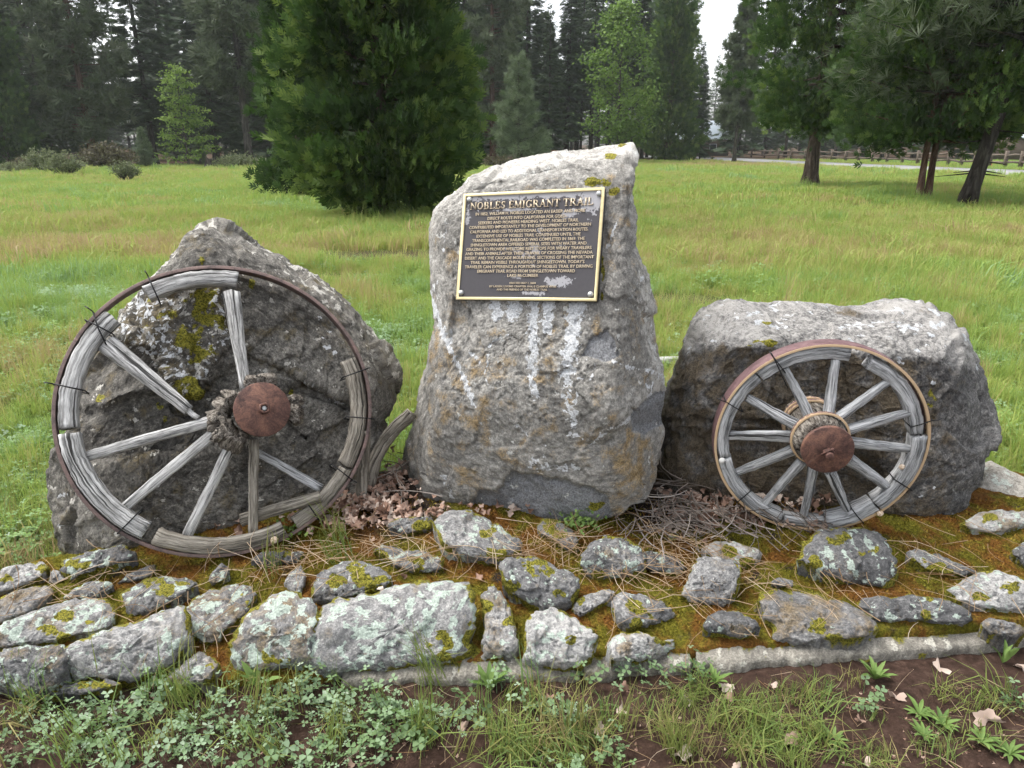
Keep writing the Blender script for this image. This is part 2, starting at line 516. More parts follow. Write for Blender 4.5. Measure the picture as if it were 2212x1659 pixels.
def poly_z(x0, y0, s, L):
    return [((x0 + a / s) * 0.8848, (y0 + b / s) * 0.8848) for a, b in L]

# --- standing stone that carries the plaque
PQ_C = np.array([0.059, 2.63, 1.205]); PQ_N, PQ_U, PQ_V = frame(R(20.7), R(-23.0), R(4.0))
F_MID = PQ_C - PQ_N * 0.022
Zm = lambda L: poly_z(950, 320, 1.6933, L)
MID = [(1368, 308), (1377, 345), (1374, 420), (1381, 480), (1373, 530), (1395, 590), (1415, 665), (1420, 720), (1425, 760), (1437, 800),
       (1438, 860), (1430, 900), (1438, 940), (1425, 990), (1415, 1040), (1395, 1085), (1340, 1112), (1280, 1125), (1200, 1128), (1130, 1128),
       (1050, 1112), (1000, 1096), (960, 1098), (920, 1080), (880, 1050), (864, 1005), (875, 960), (890, 910), (905, 840), (925, 770), (940, 710),
       (935, 640), (925, 560), (926, 500), (936, 455), (962, 430), (1000, 403), (1012, 385), (1060, 365), (1140, 345), (1240, 326), (1330, 313)]
CH1 = Zm([(340, 1530), (375, 1480), (450, 1490), (485, 1440), (505, 1405), (600, 1420), (700, 1440), (800, 1468), (900, 1500), (925, 1600), (640, 1660), (400, 1620)])
CH2 = Zm([(985, 1170), (1030, 1120), (1090, 1075), (1150, 1080), (1150, 1200), (1060, 1250), (1000, 1240)])
CH3 = Zm([(795, 935), (825, 860), (900, 818), (930, 855), (955, 935), (900, 955)])
def mid_shape(p):
    p = warp(p)
    arch = soft_poly(p, Zm([(330, 245), (420, 215), (520, 195), (640, 165), (760, 150), (840, 165), (880, 200), (890, 240), (600, 262), (330, 275)]), 7)
    s = 0.030 * soft_poly(p, CH1, 4) + 0.014 * soft_poly(p, CH2, 4) + 0.012 * soft_poly(p, CH3, 3) + 0.022 * arch
    s = s + 0.018 * soft_poly(p, Zm([(505, 1400), (520, 1480), (480, 1520), (370, 1485), (330, 1540), (300, 1700), (600, 1700), (640, 1480)]), 4)
    # lower right corner breaks away
    s = s + 0.05 * soft_poly(p, Zm([(830, 1290), (930, 1215), (1000, 1185), (1200, 1150), (1200, 1600), (900, 1600), (920, 1400)]), 26)
    return s
def mid_mask(p):
    p = warp(p)
    W = 0 * p[..., 0]
    for L, w in (([(598, 700), (600, 850), (598, 1000), (602, 1105)], 24), ([(772, 700), (752, 900), (738, 1000), (742, 1100), (768, 1215)], 34), ([(440, 700), (448, 765)], 24),
                 ([(520, 700), (512, 765)], 28), ([(660, 700), (655, 815)], 24), ([(490, 840), (410, 892)], 11), ([(180, 700), (240, 870), (300, 1000), (352, 1135)], 13),
                 ([(490, 1170), (540, 1230), (592, 1280)], 12), ([(790, 938), (900, 945), (1000, 975), (1138, 1020)], 15), ([(1060, 1000), (1062, 1062)], 11),
                 ([(750, 1250), (830, 1285), (930, 1212), (995, 1178)], 18), ([(590, 1365), (640, 1400), (780, 1395)], 30), ([(1050, 580), (1010, 640), (990, 710)], 9),
                 ([(235, 380), (215, 490)], 10), ([(210, 600), (175, 700), (190, 770)], 12), ([(330, 910), (380, 960)], 12), ([(1085, 1040), (1060, 1110)], 12),
                 ([(940, 380), (900, 480)], 12), ([(420, 890), (400, 1010), (420, 1060)], 8), ([(860, 940), (840, 1020), (780, 1020)], 8),
                 ([(640, 1300), (660, 1390)], 14), ([(220, 1420), (260, 1520)], 20), ([(240, 820), (260, 900)], 14)):
        px = poly_z(950, 320, 1.6933, L); w *= 0.5225
        big = L[0][1] == 700
        if not big: w *= 0.8
        fade = 1 - 0.42 * np.clip((p[..., 1] - 660) / 250, 0, 1) if big else 1.0
        W = np.maximum(W, fade * (0.98 if big else 0.52) * np.clip(1.25 - seg_dist(p, px) / (1.25 * w), 0, 1))
    top = sstep(60, 10, p[..., 1] - np.interp(p[..., 0], [930, 1000, 1060, 1240, 1370], [440, 405, 372, 335, 312]))
    right = sstep(0, 14, p[..., 0] - np.interp(p[..., 1], [310, 650, 1000], [1347, 1372, 1420]))
    W = np.maximum(W, 0.20 * np.maximum(top, right))
    B = 0.13 + 0.55 * blob(p, 1368, 1004, 95, 110) + 0.3 * blob(p, 1123, 978, 60) + 0.22 * blob(p, 1000, 820, 130, 300) - 0.25 * top
    Mo = 0.75 * np.maximum.reduce([blob(p, 1290, 395, 42, 18), blob(p, 1325, 412, 26, 14), blob(p, 1320, 340, 20, 14), blob(p, 1345, 318, 16, 9),
                                   blob(p, 1301, 591, 7, 26), blob(p, 1300, 640, 6, 20), blob(p, 1290, 1092, 26, 16), blob(p, 1300, 560, 6, 14)])
    Fr = np.maximum.reduce([soft_poly(p, CH1, 4), soft_poly(p, CH2, 4), 0.75 * soft_poly(p, CH3, 4)])
    return {'white': W * (1 - 0.8 * Fr), 'brown': B * (1 - Fr), 'moss': Mo, 'fresh': Fr, 'lich': 0.06 + 0.30 * top + 0.25 * right, 'tone_shift': np.maximum(top, right)}  # weathered top and side, with sky light put into the tone
def mid_relief(G, A, _):
    e = (fbm(G * 3.2, 4, 21) - 0.5) * 0.04 * (1 - 0.6 * np.minimum(1, A['fresh']))
    strat = facets(G + (fbm(G * 9, 3, 29)[..., None] - .5) * .06, 0.26, 0.065, 26) + facets(G, 0.07, 0.045, 27) + (fbm(G * 60, 3, 28, .7) - 0.5) * 0.009
    e = np.where(np.abs((G - F_MID) @ PQ_N) < 0.05, e * 0.8, e)
    return e + strat
n_top, _, _ = frame(R(58), R(-28)); n_r, _, _ = frame(R(12), R(40)); n_lo, _, _ = frame(R(2), R(-20)); n_l, _, _ = frame(R(8), R(-66))
mid_planes = [(F_MID, PQ_N), (on_plane((1170, 395), F_MID, PQ_N), n_top), (on_plane((1358, 500), F_MID, PQ_N), n_r),
              (on_plane((1180, 860), F_MID, PQ_N), n_lo), (on_plane((945, 800), F_MID, PQ_N), n_l)]
V, F, A = boulder(MID, (1150, 700), mid_planes, 430, 180, 0.5, mid_shape, mid_relief, mid_mask, edge=(0.05, 14), k=80, seed=110)
put('standing_stone', V, F, M['stone_mid'], attrs=A, label='tall upright grey stone in the middle, carrying the bronze plaque, streaked white', cat='boulder')

# --- boulder behind the large wheel
LW_C = np.array([-1.067, 2.459, 0.638]); LW_N, LW_U, LW_V = frame(R(26.4), R(23.4)); LW_R = 0.544
Zl = lambda L: poly_z(50, 520, 1.843, L)
LEFT = [(97, 1036), (112, 972), (160, 900), (174, 820), (203, 767), (222, 743), (255, 700), (262, 672), (283, 655), (300, 625), (342, 594), (380, 556), (409, 518),
        (428, 501), (462, 493), (495, 513), (524, 532), (587, 556), (620, 585), (683, 628), (730, 662), (764, 686), (793, 724), (836, 782), (858, 830), (862, 873),
        (850, 895), (830, 925), (815, 990), (800, 1050), (764, 1100), (668, 1120), (524, 1165), (430, 1185), (320, 1205), (246, 1222), (145, 1258), (126, 1180), (102, 1085)]
NOD = Zl([(440, 560), (490, 400), (560, 345), (760, 325), (905, 335), (945, 600), (860, 680), (800, 820), (720, 820), (640, 720), (520, 620)])
def left_shape(p):
    p = warp(p)
    s = -0.02 * soft_poly(p, NOD, 12)
    hollow = soft_poly(p, Zl([(250, 900), (420, 860), (640, 800), (800, 830), (900, 700), (1010, 680), (1040, 900), (900, 1050), (700, 1100), (250, 1120)]), 14)
    s = s + 0.045 * hollow
    s = s + 0.03 * soft_poly(p, Zl([(1010, 640), (1180, 690), (1270, 745), (1480, 850), (1490, 890), (1260, 830), (1150, 860), (1010, 760)]), 5)
    s = s + 0.035 * soft_poly(p, Zl([(1270, 748), (1500, 880), (1600, 960), (1500, 1250), (1000, 1420), (1000, 900)]), 8)
    s = s + 0.04 * soft_poly(p, Zl([(250, 700), (430, 560), (640, 620), (640, 720), (500, 780), (270, 840)]), 10)
    return s
def left_mask(p):
    p = warp(p)
    nod = soft_poly(p, NOD, 10)
    q = np.stack([p[..., 0] * 0.03, p[..., 1] * 0.03, 0 * p[..., 0]], -1)
    rim = sstep(26, 4, p[..., 1] - np.interp(p[..., 0], [222, 300, 380, 428, 462, 524, 620, 764, 858], [743, 625, 556, 501, 493, 532, 585, 686, 830]))
    Mo = 0.62 * nod * (0.35 + 0.65 * np.maximum(blob(p, 430, 715, 70, 120), blob(p, 400, 840, 55, 40)))
    for x, y, r in ((348, 900, 24), (346, 878, 20), (545, 615, 16), (630, 845, 12), (210, 860, 18), (440, 570, 14), (330, 650, 12), (250, 1190, 16)):
        Mo = np.maximum(Mo, 0.6 * blob(p, x, y, r))
    W = 0.52 * nod * (1 - 0.8 * Mo) + 0.12 * rim
    for x, y, r in ((131, 1073, 9), (140, 1133, 8), (490, 1143, 5), (340, 1050, 7), (704, 750, 9), (720, 765, 7), (690, 690, 7), (712, 714, 6), (700, 730, 6), (250, 1230, 22), (285, 1210, 16)):
        W = np.maximum(W, 0.75 * blob(p, x, y, r * 1.5, r))
    # pale scar of a lost spoke
    W = np.maximum(W, 0.42 * soft_poly(p, Zl([(1260, 745), (1290, 742), (1480, 850), (1480, 882), (1330, 800)]), 3))
    return {'white': W, 'moss': Mo, 'lich': 0.08 + 0.36 * rim + 0.25 * nod, 'brown': 0.2 + 0.3 * nod, 'tone_shift': 0.6 * rim + 0.25 * sstep(430, 560, p[..., 0]), 'nod': nod}  # tone is paler along the top rim and towards the right
def left_relief(G, A, _):
    knob = 1 - np.abs(2 * fbm(G * 22, 3, 33) - 1)
    return ((fbm(G * 2.6, 4, 31) - 0.5) * 0.04 + facets(G + (fbm(G * 8, 3, 37)[..., None] - .5) * .08, 0.28, 0.13, 34) + facets(G, 0.08, 0.11, 38) + (fbm(G * 60, 3, 36, .7) - 0.5) * 0.010
            + A['nod'] * ((fbm(G * 18, 3, 39) - 0.5) * 0.06 + (knob - 0.6) * 0.02))
F_L = LW_C - LW_N * 0.135
n_lf, _, _ = frame(R(24), R(20)); n_lt, _, _ = frame(R(50), R(35)); n_ll, _, _ = frame(R(14), R(-18)); n_tl, _, _ = frame(R(40), R(-30)); n_lr, _, _ = frame(R(15), R(75))
left_planes = [(F_L, n_lf), (on_plane((600, 600), F_L, n_lf), n_lt), (on_plane((230, 1000), F_L, n_lf), n_ll), (on_plane((400, 590), F_L, n_lf), n_tl), (on_plane((820, 850), F_L, n_lf), n_lr)]
V, F, A = boulder(LEFT, (500, 860), left_planes, 430, 172, 0.42, left_shape, left_relief, left_mask, edge=(0.06, 12), k=90, seed=130, lich_f=30)
put('pointed_boulder', V, F, M['stone_left'], attrs=A, label='dark peaked boulder with mossy knobbly patch behind the large broken wheel', cat='boulder')

# --- block behind the small wheel
RW_C = np.array([1.114, 2.366, 0.536]); RW_N, RW_U, RW_V = frame(R(-1.6), R(-7.6)); RW_R = 0.371
RIGHT = [(1554, 669), (1569, 659), (1599, 654), (1630, 659), (1660, 664), (1714, 665), (1771, 671), (1820, 667), (1866, 673), (1923, 674), (1980, 664), (2010, 669), (2056, 682),
         (2075, 701), (2094, 730), (2113, 764), (2126, 802), (2135, 847), (2149, 908), (2149, 950), (2135, 999), (2133, 1030), (2116, 1056), (2099, 1068), (2097, 1098), (2075, 1125),
         (2040, 1142), (1999, 1142), (1942, 1140), (1866, 1140), (1714, 1125), (1561, 1095), (1497, 1080), (1447, 1070), (1422, 1022), (1428, 961), (1434, 916), (1447, 870),
         (1466, 825), (1482, 787), (1493, 752), (1508, 726), (1531, 692)]
F_R = RW_C - RW_N * 0.20
n_rf, _, _ = frame(R(9), R(-6)); n_rt, _, _ = frame(R(64), R(-4)); n_rr, _, _ = frame(R(24), R(40)); n_rl, _, _ = frame(R(14), R(-58)); n_rr2, _, _ = frame(R(8), R(72))
def right_shape(p):
    p = warp(p)
    s = 0.02 * soft_poly(p, [(1420, 905), (1560, 900), (1700, 912), (1700, 925), (1560, 915), (1420, 917)], 4)
    s = s + 0.05 * soft_poly(p, [(1420, 930), (1700, 925), (1900, 1000), (1900, 1150), (1400, 1150)], 18)
    s = s + 0.03 * soft_poly(p, [(1590, 770), (1700, 740), (1800, 760), (1830, 900), (1700, 930), (1560, 890)], 20)
    return s
def right_mask(p):
    p = warp(p)
    edge_y = np.interp(p[..., 0], [1500, 1560, 1640, 1720, 1800, 1900, 2000, 2080], [760, 735, 745, 770, 760, 775, 770, 790])
    top = sstep(18, -10, p[..., 1] - edge_y)  # top surface, paled below by painted sky light as well as lichen
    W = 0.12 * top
    for x, y, r in ((2010, 1050, 6), (1985, 1070, 5), (1950, 780, 10), (1700, 690, 30), (1850, 700, 30), (1990, 705, 22), (1580, 690, 22), (1900, 830, 6), (2020, 830, 8)):
        W = np.maximum(W, (0.62 if r < 12 else 0.34) * blob(p, x, y, r * 1.4, r))
    Mo = np.maximum.reduce([0.55 * blob(p, 1640, 740, 60, 14), 0.5 * blob(p, 2010, 860, 24, 34), 0.6 * blob(p, 1990, 1125, 80, 16), 0.35 * blob(p, 1660, 700, 30, 8)])
    B = 0.72 * (1 - top) * sstep(2100, 1950, p[..., 0]) + 0.55 * blob(p, 1830, 675, 50, 8) + 0.5 * blob(p, 2000, 672, 40, 10)  # front stain deepened, its shade put into the brown
    return {'white': W, 'moss': Mo, 'brown': B, 'lich': 0.02 + 0.22 * top, 'tone_shift': 1.5 * top - 0.1 * (1 - top)}  # weathered top; its sky light and the front's shade are in the tone
def right_relief(G, A, _):
    return (fbm(G * 2.8, 4, 41) - 0.5) * 0.05 + facets(G + (fbm(G * 8, 3, 47)[..., None] - .5) * .08, 0.26, 0.11, 44) + facets(G * np.array([1, 1, 1.6]), 0.08, 0.10, 48) + (fbm(G * 60, 3, 46, .7) - 0.5) * 0.010
right_planes = [(F_R, n_rf), (on_plane((1780, 752), F_R, n_rf), n_rt), (on_plane((2078, 850), F_R, n_rf), n_rr), (on_plane((1520, 850), F_R, n_rf), n_rl), (on_plane((2130, 900), F_R, n_rf), n_rr2)]
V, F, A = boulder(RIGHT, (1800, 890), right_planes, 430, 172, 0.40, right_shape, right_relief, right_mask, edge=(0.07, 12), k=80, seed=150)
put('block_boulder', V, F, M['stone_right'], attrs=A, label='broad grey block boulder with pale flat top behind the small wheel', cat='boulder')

# ------------------------------------------------------------------ stone platform
def SURF(x, y):
    return 0.055 + 0.21 * np.clip(np.asarray(y, float) - 1.80, -0.2, 0.70)
S_N = np.array([0, -0.21, 1.0]); S_N /= np.linalg.norm(S_N)
kerb_px = [(735, 1466), (850, 1462), (1000, 1458), (1150, 1452), (1300, 1446), (1500, 1432), (1700, 1420), (1900, 1405), (2212, 1380), (2420, 1362)]
kerb = np.array([on_z(x, y, 0.042) for x, y in kerb_px])
front_px = [(-260, 1440), (0, 1462), (150, 1462), (300, 1474), (500, 1490), (700, 1478)]
frontw = np.concatenate([np.array([on_z(x, y, 0.0) for x, y in front_px]), kerb + np.array([0, 0.05, 0])])
plat = empty('stone_platform', (0.1, 2.1, 0.0), 'low mossy platform of mortared fieldstones with concrete edge under the boulders', 'platform')

bx = np.linspace(-2.15, 2.5, 380); bw = np.linspace(0, 1, 130)
yf = np.interp(bx, frontw[:, 0], frontw[:, 1])
Y = yf[None] + (2.95 - yf)[None] * bw[:, None] ** 1.15
X = np.broadcast_to(bx[None], Y.shape)
Z = SURF(X, Y) - 0.014 + (fbm(P3(X * 7, Y * 7), 4, 51) - 0.5) * 0.035 + (fbm(P3(X * 32, Y * 32), 4, 52) - 0.5) * 0.022
xl = np.interp(Y, [2.12, 2.42], [-2.15, -1.38])
side = sstep(0, .16, X - xl) * (1 - sstep(2.35, 2.5, X)) * (1 - sstep(2.85, 2.95, Y))
Z = np.where(side < 1, Z * side - 0.05 * (1 - side), Z)
Z[0] = -0.05; Z[1] = Z[1] * 0.55
litter_a = np.maximum.reduce([np.exp(-(((X + 0.44) / 0.24) ** 2 + ((Y - 2.62) / 0.34) ** 2)), np.exp(-(((X - 0.62) / 0.30) ** 2 + ((Y - 2.58) / 0.26) ** 2)),
                              0.8 * np.exp(-(((X - 1.1) / 0.34) ** 2 + ((Y - 2.5) / 0.12) ** 2))])
N = NT('moss_bed'); P = N.pos()
gp = N.noise(P, 6.5, 6, 0.68, 0.5); gf = N.noise(P, 110, 6, 0.75)
rusty = N.ramp(gf, [(0.28, (0.03, 0.015, 0.006)), (0.5, (0.17, 0.075, 0.018)), (0.74, (0.40, 0.20, 0.05))])
olive = N.ramp(gf, [(0.28, (0.022, 0.024, 0.005)), (0.5, (0.13, 0.12, 0.014)), (0.74, (0.34, 0.31, 0.045))])
c = N.mix(N.smooth(gp, 0.40, 0.60), rusty, olive)
soil2 = N.ramp(gf, [(0.3, (0.015, 0.011, 0.009)), (0.7, (0.075, 0.055, 0.042))])
c = N.mix(N.smooth(N.noise(P, 9, 5, 0.6), 0.60, 0.72), c, soil2)
c = N.mix(N.attr('litter'), c, soil2)
h = N.math('ADD', gf, N.math('MULTIPLY', N.noise(P, 320, 3, 0.7), 0.6))
M['moss_bed'] = N.bsdf(c, 0.95, N.bump(h, 0.9, 0.014), spec=0.1)
put('moss_bed', np.stack([X, Y, Z], -1).reshape(-1, 3), grid_faces(*Y.shape), M['moss_bed'], plat, attrs={'litter': sstep(0.3, 0.75, litter_a).ravel()})

# concrete edge, broken in three lengths
for a, b in ((0.0, 0.41), (0.418, 0.555), (0.563, 1.0)):
    n = int(260 * (b - a)) + 8
    s = np.linspace(a, b, n) * (len(kerb) - 1)
    base = np.stack([np.interp(s, np.arange(len(kerb)), kerb[:, i]) for i in range(3)], -1)
    prof = np.array([(0, -0.09), (0.0, -0.03), (0.002, 0.008), (0.005, 0.024), (0.012, 0.032), (0.03, 0.036), (0.06, 0.042), (0.10, 0.05), (0.15, 0.05), (0.16, -0.09)])
    V = base[:, None, :] * np.array([1, 1, 0]) + np.stack([0 * prof[:, 0], prof[:, 0], prof[:, 1]], -1)[None]
    e = (fbm(V * 14, 4, 61) - 0.5) * 0.040 + (fbm(V * 60, 3, 63) - 0.5) * 0.018
    V[..., 1] -= e * np.array([1, 1, 1, 1, .6, .2, 0, 0, 0, 0]); V[..., 2] += e * np.array([0, 0, 0, .4, .8, 1, 1, 1, 1, 0])
    Vf = V.reshape(-1, 3); F = grid_faces(n, len(prof))
    capF = [np.arange(len(prof))[None, ::-1], ((n - 1) * len(prof) + np.arange(len(prof)))[None]]
    mossy = sstep(0.03, 0.10, np.broadcast_to(prof[:, 0][None], V.shape[:2])).ravel() * 0.5 + 0.22
    put('concrete_edge', Vf, [F, *capF], M['concrete'], plat, attrs=rock_attrs(Vf, {'moss': mossy, 'lich': np.full(len(Vf), 0.25)}, 170, 40))

ZA = lambda L: poly_z(0, 1350, 3.456, L)
ZB = lambda L: poly_z(600, 1250, 3.456, L)
ZC = lambda L: poly_z(1150, 1230, 3.456, L)
ZD = lambda L: poly_z(1750, 1230, 2.949, L)
# outline, height, front face?, lichen, moss spots [(x, y, r)]
ST = [
 (ZA([(0, 200), (60, 130), (200, 100), (330, 90), (400, 130), (330, 200), (250, 240), (150, 290), (0, 330), (-80, 280)]), .05, 0, .1, ZA([(220, 150), (380, 130), (60, 240)])),
 (ZA([(-60, 400), (120, 330), (300, 285), (420, 300), (440, 340), (330, 430), (200, 510), (60, 570), (-60, 590)]), .05, 0, .15, []),
 (ZA([(570, 370), (640, 300), (780, 250), (900, 260), (940, 300), (830, 360), (680, 385)]), .035, 0, .7, []),
 (ZA([(-40, 650), (120, 570), (380, 470), (560, 430), (700, 400), (860, 410), (930, 470), (900, 600), (820, 660), (600, 700), (480, 740), (300, 770), (80, 800), (-40, 780)]), .05, 0, .6, ZA([(540, 530), (520, 700), (390, 660), (780, 560), (880, 560)])),
 (ZA([(-60, 870), (120, 800), (350, 785), (500, 800), (560, 880), (540, 1000), (470, 1120), (330, 1190), (100, 1170), (-60, 1120)]), .10, 1, .55, []),
 (ZA([(560, 900), (590, 820), (750, 740), (1000, 640), (1200, 580), (1400, 510), (1510, 500), (1560, 620), (1570, 720), (1460, 900), (1250, 1010), (1100, 1090), (900, 1060), (680, 1070), (600, 980)]), .11, 1, .42, []),
 (ZA([(1380, 1150), (1430, 1050), (1560, 930), (1680, 860), (1800, 900), (1830, 960), (1760, 1060), (1600, 1120)]), .05, 0, .2, ZA([(1770, 955)])),
 (ZA([(1050, 350), (1120, 290), (1250, 230), (1400, 200), (1560, 220), (1640, 260), (1560, 330), (1430, 420), (1260, 490), (1140, 520), (1080, 450)]), .06, 0, .5, ZA([(1310, 255), (1450, 215), (1560, 250), (1300, 340), (1400, 320), (1230, 380)])),
 (ZA([(1560, 520), (1640, 400), (1780, 320), (1950, 290), (2100, 300), (2130, 370), (2080, 480), (2000, 560), (1880, 650), (1850, 740), (1720, 730), (1640, 690), (1570, 600)]), .055, 0, .45, ZA([(2060, 380)])),
 (ZA([(1010, 250), (1080, 180), (1200, 130), (1310, 100), (1320, 150), (1240, 200), (1120, 240)]), .03, 0, .1, []),
 (ZA([(1770, 230), (1800, 160), (1870, 100), (1930, 110), (1940, 180), (1880, 240), (1800, 270)]), .04, 0, .4, []),
 (ZA([(400, 250), (450, 150), (490, 160), (540, 220), (460, 255)]), .03, 0, .2, []),
 (ZA([(545, 130), (560, 60), (760, 0), (1000, -60), (1120, 0), (1100, 50), (900, 110), (620, 215)]), .06, 1, .45, ZA([(660, 90)])),
 (ZB([(-90, 1100), (20, 880), (150, 790), (300, 710), (430, 720), (520, 770), (590, 850), (590, 950), (560, 1080), (560, 1240), (330, 1300), (60, 1340), (-70, 1290)]), .12, 1, .62, ZB([(190, 1230), (340, 1260)])),
 (ZB([(590, 1030), (640, 900), (720, 810), (880, 740), (1060, 710), (1230, 670), (1420, 630), (1620, 620), (1800, 650), (1840, 700), (1850, 850), (1840, 960), (1830, 1180), (1700, 1250), (1450, 1270), (1250, 1300), (900, 1320), (720, 1320), (600, 1280), (575, 1150)]), .13, 1, .55, ZB([(1650, 1040), (1490, 1130), (1680, 1120), (1650, 1200)])),
 (ZB([(580, 600), (680, 510), (820, 430), (950, 430), (1100, 480), (1190, 540), (1190, 620), (1050, 680), (900, 720), (730, 770), (600, 750)]), .07, 1, .3, ZB([(780, 580), (960, 540), (1020, 600), (920, 450), (1120, 560), (1080, 660)])),
 (ZB([(330, 600), (380, 520), (460, 460), (500, 520), (480, 600), (460, 690), (380, 670)]), .035, 0, .4, []),
 (ZB([(1090, 320), (1170, 290), (1300, 310), (1480, 330), (1620, 390), (1650, 470), (1520, 510), (1400, 490), (1250, 440), (1180, 380)]), .035, 0, .35, ZB([(1130, 350), (1430, 440), (1440, 495)])),
 (ZB([(1230, 100), (1300, 60), (1450, 40), (1560, 40), (1570, 130), (1500, 160), (1400, 180), (1330, 190), (1260, 150)]), .05, 0, .2, ZB([(1320, 130), (1440, 100), (1530, 90)])),
 (ZC([(-300, 160), (-200, 90), (0, 70), (150, 150), (280, 240), (390, 330), (330, 420), (210, 490), (60, 470), (-100, 420), (-220, 310)]), .08, 1, .4, ZC([(140, 240), (120, 390), (250, 430)])),
 (ZB([(60, 410), (150, 350), (350, 340), (460, 350), (440, 410), (250, 440), (100, 440)]), .045, 0, .25, ZB([(330, 360)])),
 (ZC([(105, 800), (140, 720), (200, 710), (260, 800), (340, 890), (360, 1000), (380, 1130), (390, 1200), (340, 1270), (230, 1290), (120, 1270), (105, 1160), (125, 1060), (115, 920)]), .07, 1, .15, ZC([(95, 860), (375, 980)])),
 (ZC([(270, 560), (310, 490), (420, 470), (560, 480), (700, 540), (820, 590), (880, 640), (870, 740), (790, 830), (720, 880), (600, 900), (540, 860), (430, 800), (340, 720), (290, 640)]), .10, 1, .3, ZC([(500, 530), (600, 540), (550, 570), (660, 550), (740, 760), (340, 680)])),
 (ZC([(940, 560), (960, 450), (1030, 350), (1130, 295), (1270, 300), (1400, 380), (1450, 470), (1430, 560), (1290, 590), (1150, 630), (1020, 650), (950, 620)]), .09, 1, .5, ZC([(1130, 590), (1330, 590)])),
 (ZC([(500, 1000), (560, 920), (700, 900), (820, 940), (900, 1000), (1040, 1110), (1010, 1200), (990, 1290), (900, 1350), (780, 1390), (640, 1340), (470, 1300), (490, 1180), (490, 1080)]), .09, 1, .25, ZC([(830, 1140)])),
 (ZC([(870, 880), (900, 820), (1000, 760), (1120, 730), (1220, 740), (1200, 800), (1090, 860), (1000, 910), (910, 940)]), .035, 0, .1, ZC([(910, 800)])),
 (ZC([(1220, 800), (1300, 760), (1440, 770), (1580, 820), (1680, 880), (1720, 940), (1620, 990), (1480, 1020), (1330, 1030), (1260, 980), (1220, 890)]), .055, 0, .2, ZC([(1360, 840), (1420, 890), (1530, 920), (1390, 1010)])),
 (ZC([(1170, 1240), (1180, 1170), (1240, 1110), (1380, 1085), (1500, 1110), (1600, 1150), (1690, 1160), (1700, 1220), (1640, 1260), (1550, 1300), (1360, 1330), (1200, 1310)]), .065, 1, .45, ZC([(1640, 1140)])),
 (ZD([(-90, 880), (-60, 820), (40, 770), (150, 780), (260, 830), (305, 890), (250, 940), (150, 970), (60, 945), (-60, 935)]), .06, 1, .15, []),
 (ZC([(570, 190), (640, 130), (720, 150), (850, 230), (900, 330), (860, 380), (790, 370), (700, 300), (600, 250)]), .035, 0, .2, ZC([(650, 210), (740, 260), (700, 150)])),
 (ZC([(1450, 450), (1500, 410), (1600, 420), (1750, 470), (1790, 530), (1740, 575), (1600, 575), (1490, 530)]), .035, 0, .3, ZC([(1560, 430)])),
 (ZC([(1800, 760), (1840, 640), (1890, 530), (1970, 460), (2100, 470), (2240, 520), (2270, 600), (2230, 740), (2150, 850), (2000, 845), (1850, 805)]), .085, 1, .05, []),
 (ZD([(-80, 330), (0, 280), (130, 290), (280, 320), (310, 360), (250, 420), (190, 450), (100, 430), (0, 400), (-60, 370)]), .045, 0, .2, ZD([(100, 340), (220, 420)])),
 (ZD([(610, 400), (660, 280), (760, 200), (880, 190), (1000, 190), (1120, 230), (1210, 300), (1260, 400), (1250, 510), (1200, 590), (1080, 585), (940, 555), (800, 515), (700, 450)]), .09, 1, .42, ZD([(880, 240), (700, 420), (1110, 330)])),
 (ZD([(330, 700), (360, 650), (480, 640), (680, 640), (780, 690), (900, 720), (1010, 780), (1080, 830), (1120, 900), (1050, 940), (860, 970), (650, 990), (440, 990), (430, 880), (350, 770)]), .06, 0, .05, ZD([(720, 860), (715, 905), (515, 670), (840, 960)])),
 (ZD([(1040, 740), (1080, 690), (1250, 680), (1400, 660), (1560, 690), (1700, 730), (1790, 800), (1760, 855), (1640, 860), (1480, 830), (1300, 840), (1160, 820)]), .06, 0, .42, ZD([(1500, 800), (1520, 660)])),
 (ZD([(1400, 390), (1400, 350), (1480, 340), (1600, 360), (1720, 430), (1860, 490), (1780, 520), (1650, 505), (1500, 470)]), .05, 0, .2, ZD([(1420, 430), (1580, 460), (1640, 490)])),
 (ZD([(1690, 620), (1780, 560), (1900, 510), (2020, 500), (2120, 530), (2240, 570), (2330, 640), (2300, 740), (2100, 770), (1900, 745), (1760, 690)]), .06, 0, .4, ZD([(2060, 600), (2130, 620), (1930, 670)])),
 (ZD([(1920, 860), (2000, 840), (2140, 870), (2200, 920), (2120, 955), (1980, 935)]), .035, 0, .0, []),
 (ZD([(2140, 340), (2220, 290), (2330, 290), (2350, 430), (2250, 470), (2180, 420)]), .06, 0, .3, []),
 (ZD([(1790, 150), (1900, 70), (2050, 40), (2200, 60), (2290, 130), (2100, 185), (2000, 215), (1880, 195)]), .05, 0, .45, ZD([(1960, 110)])),
 (ZD([(400, 565), (450, 530), (540, 540), (545, 590), (430, 595)]), .025, 0, .0, []),
 (ZA([(280, 1180), (420, 1130), (560, 1110), (700, 1090), (900, 1080), (1000, 1110), (900, 1150), (600, 1190), (400, 1220)]), .02, 0, .0, ZA([(700, 1120), (500, 1150), (850, 1110)])),
]
srng = np.random.default_rng(5)
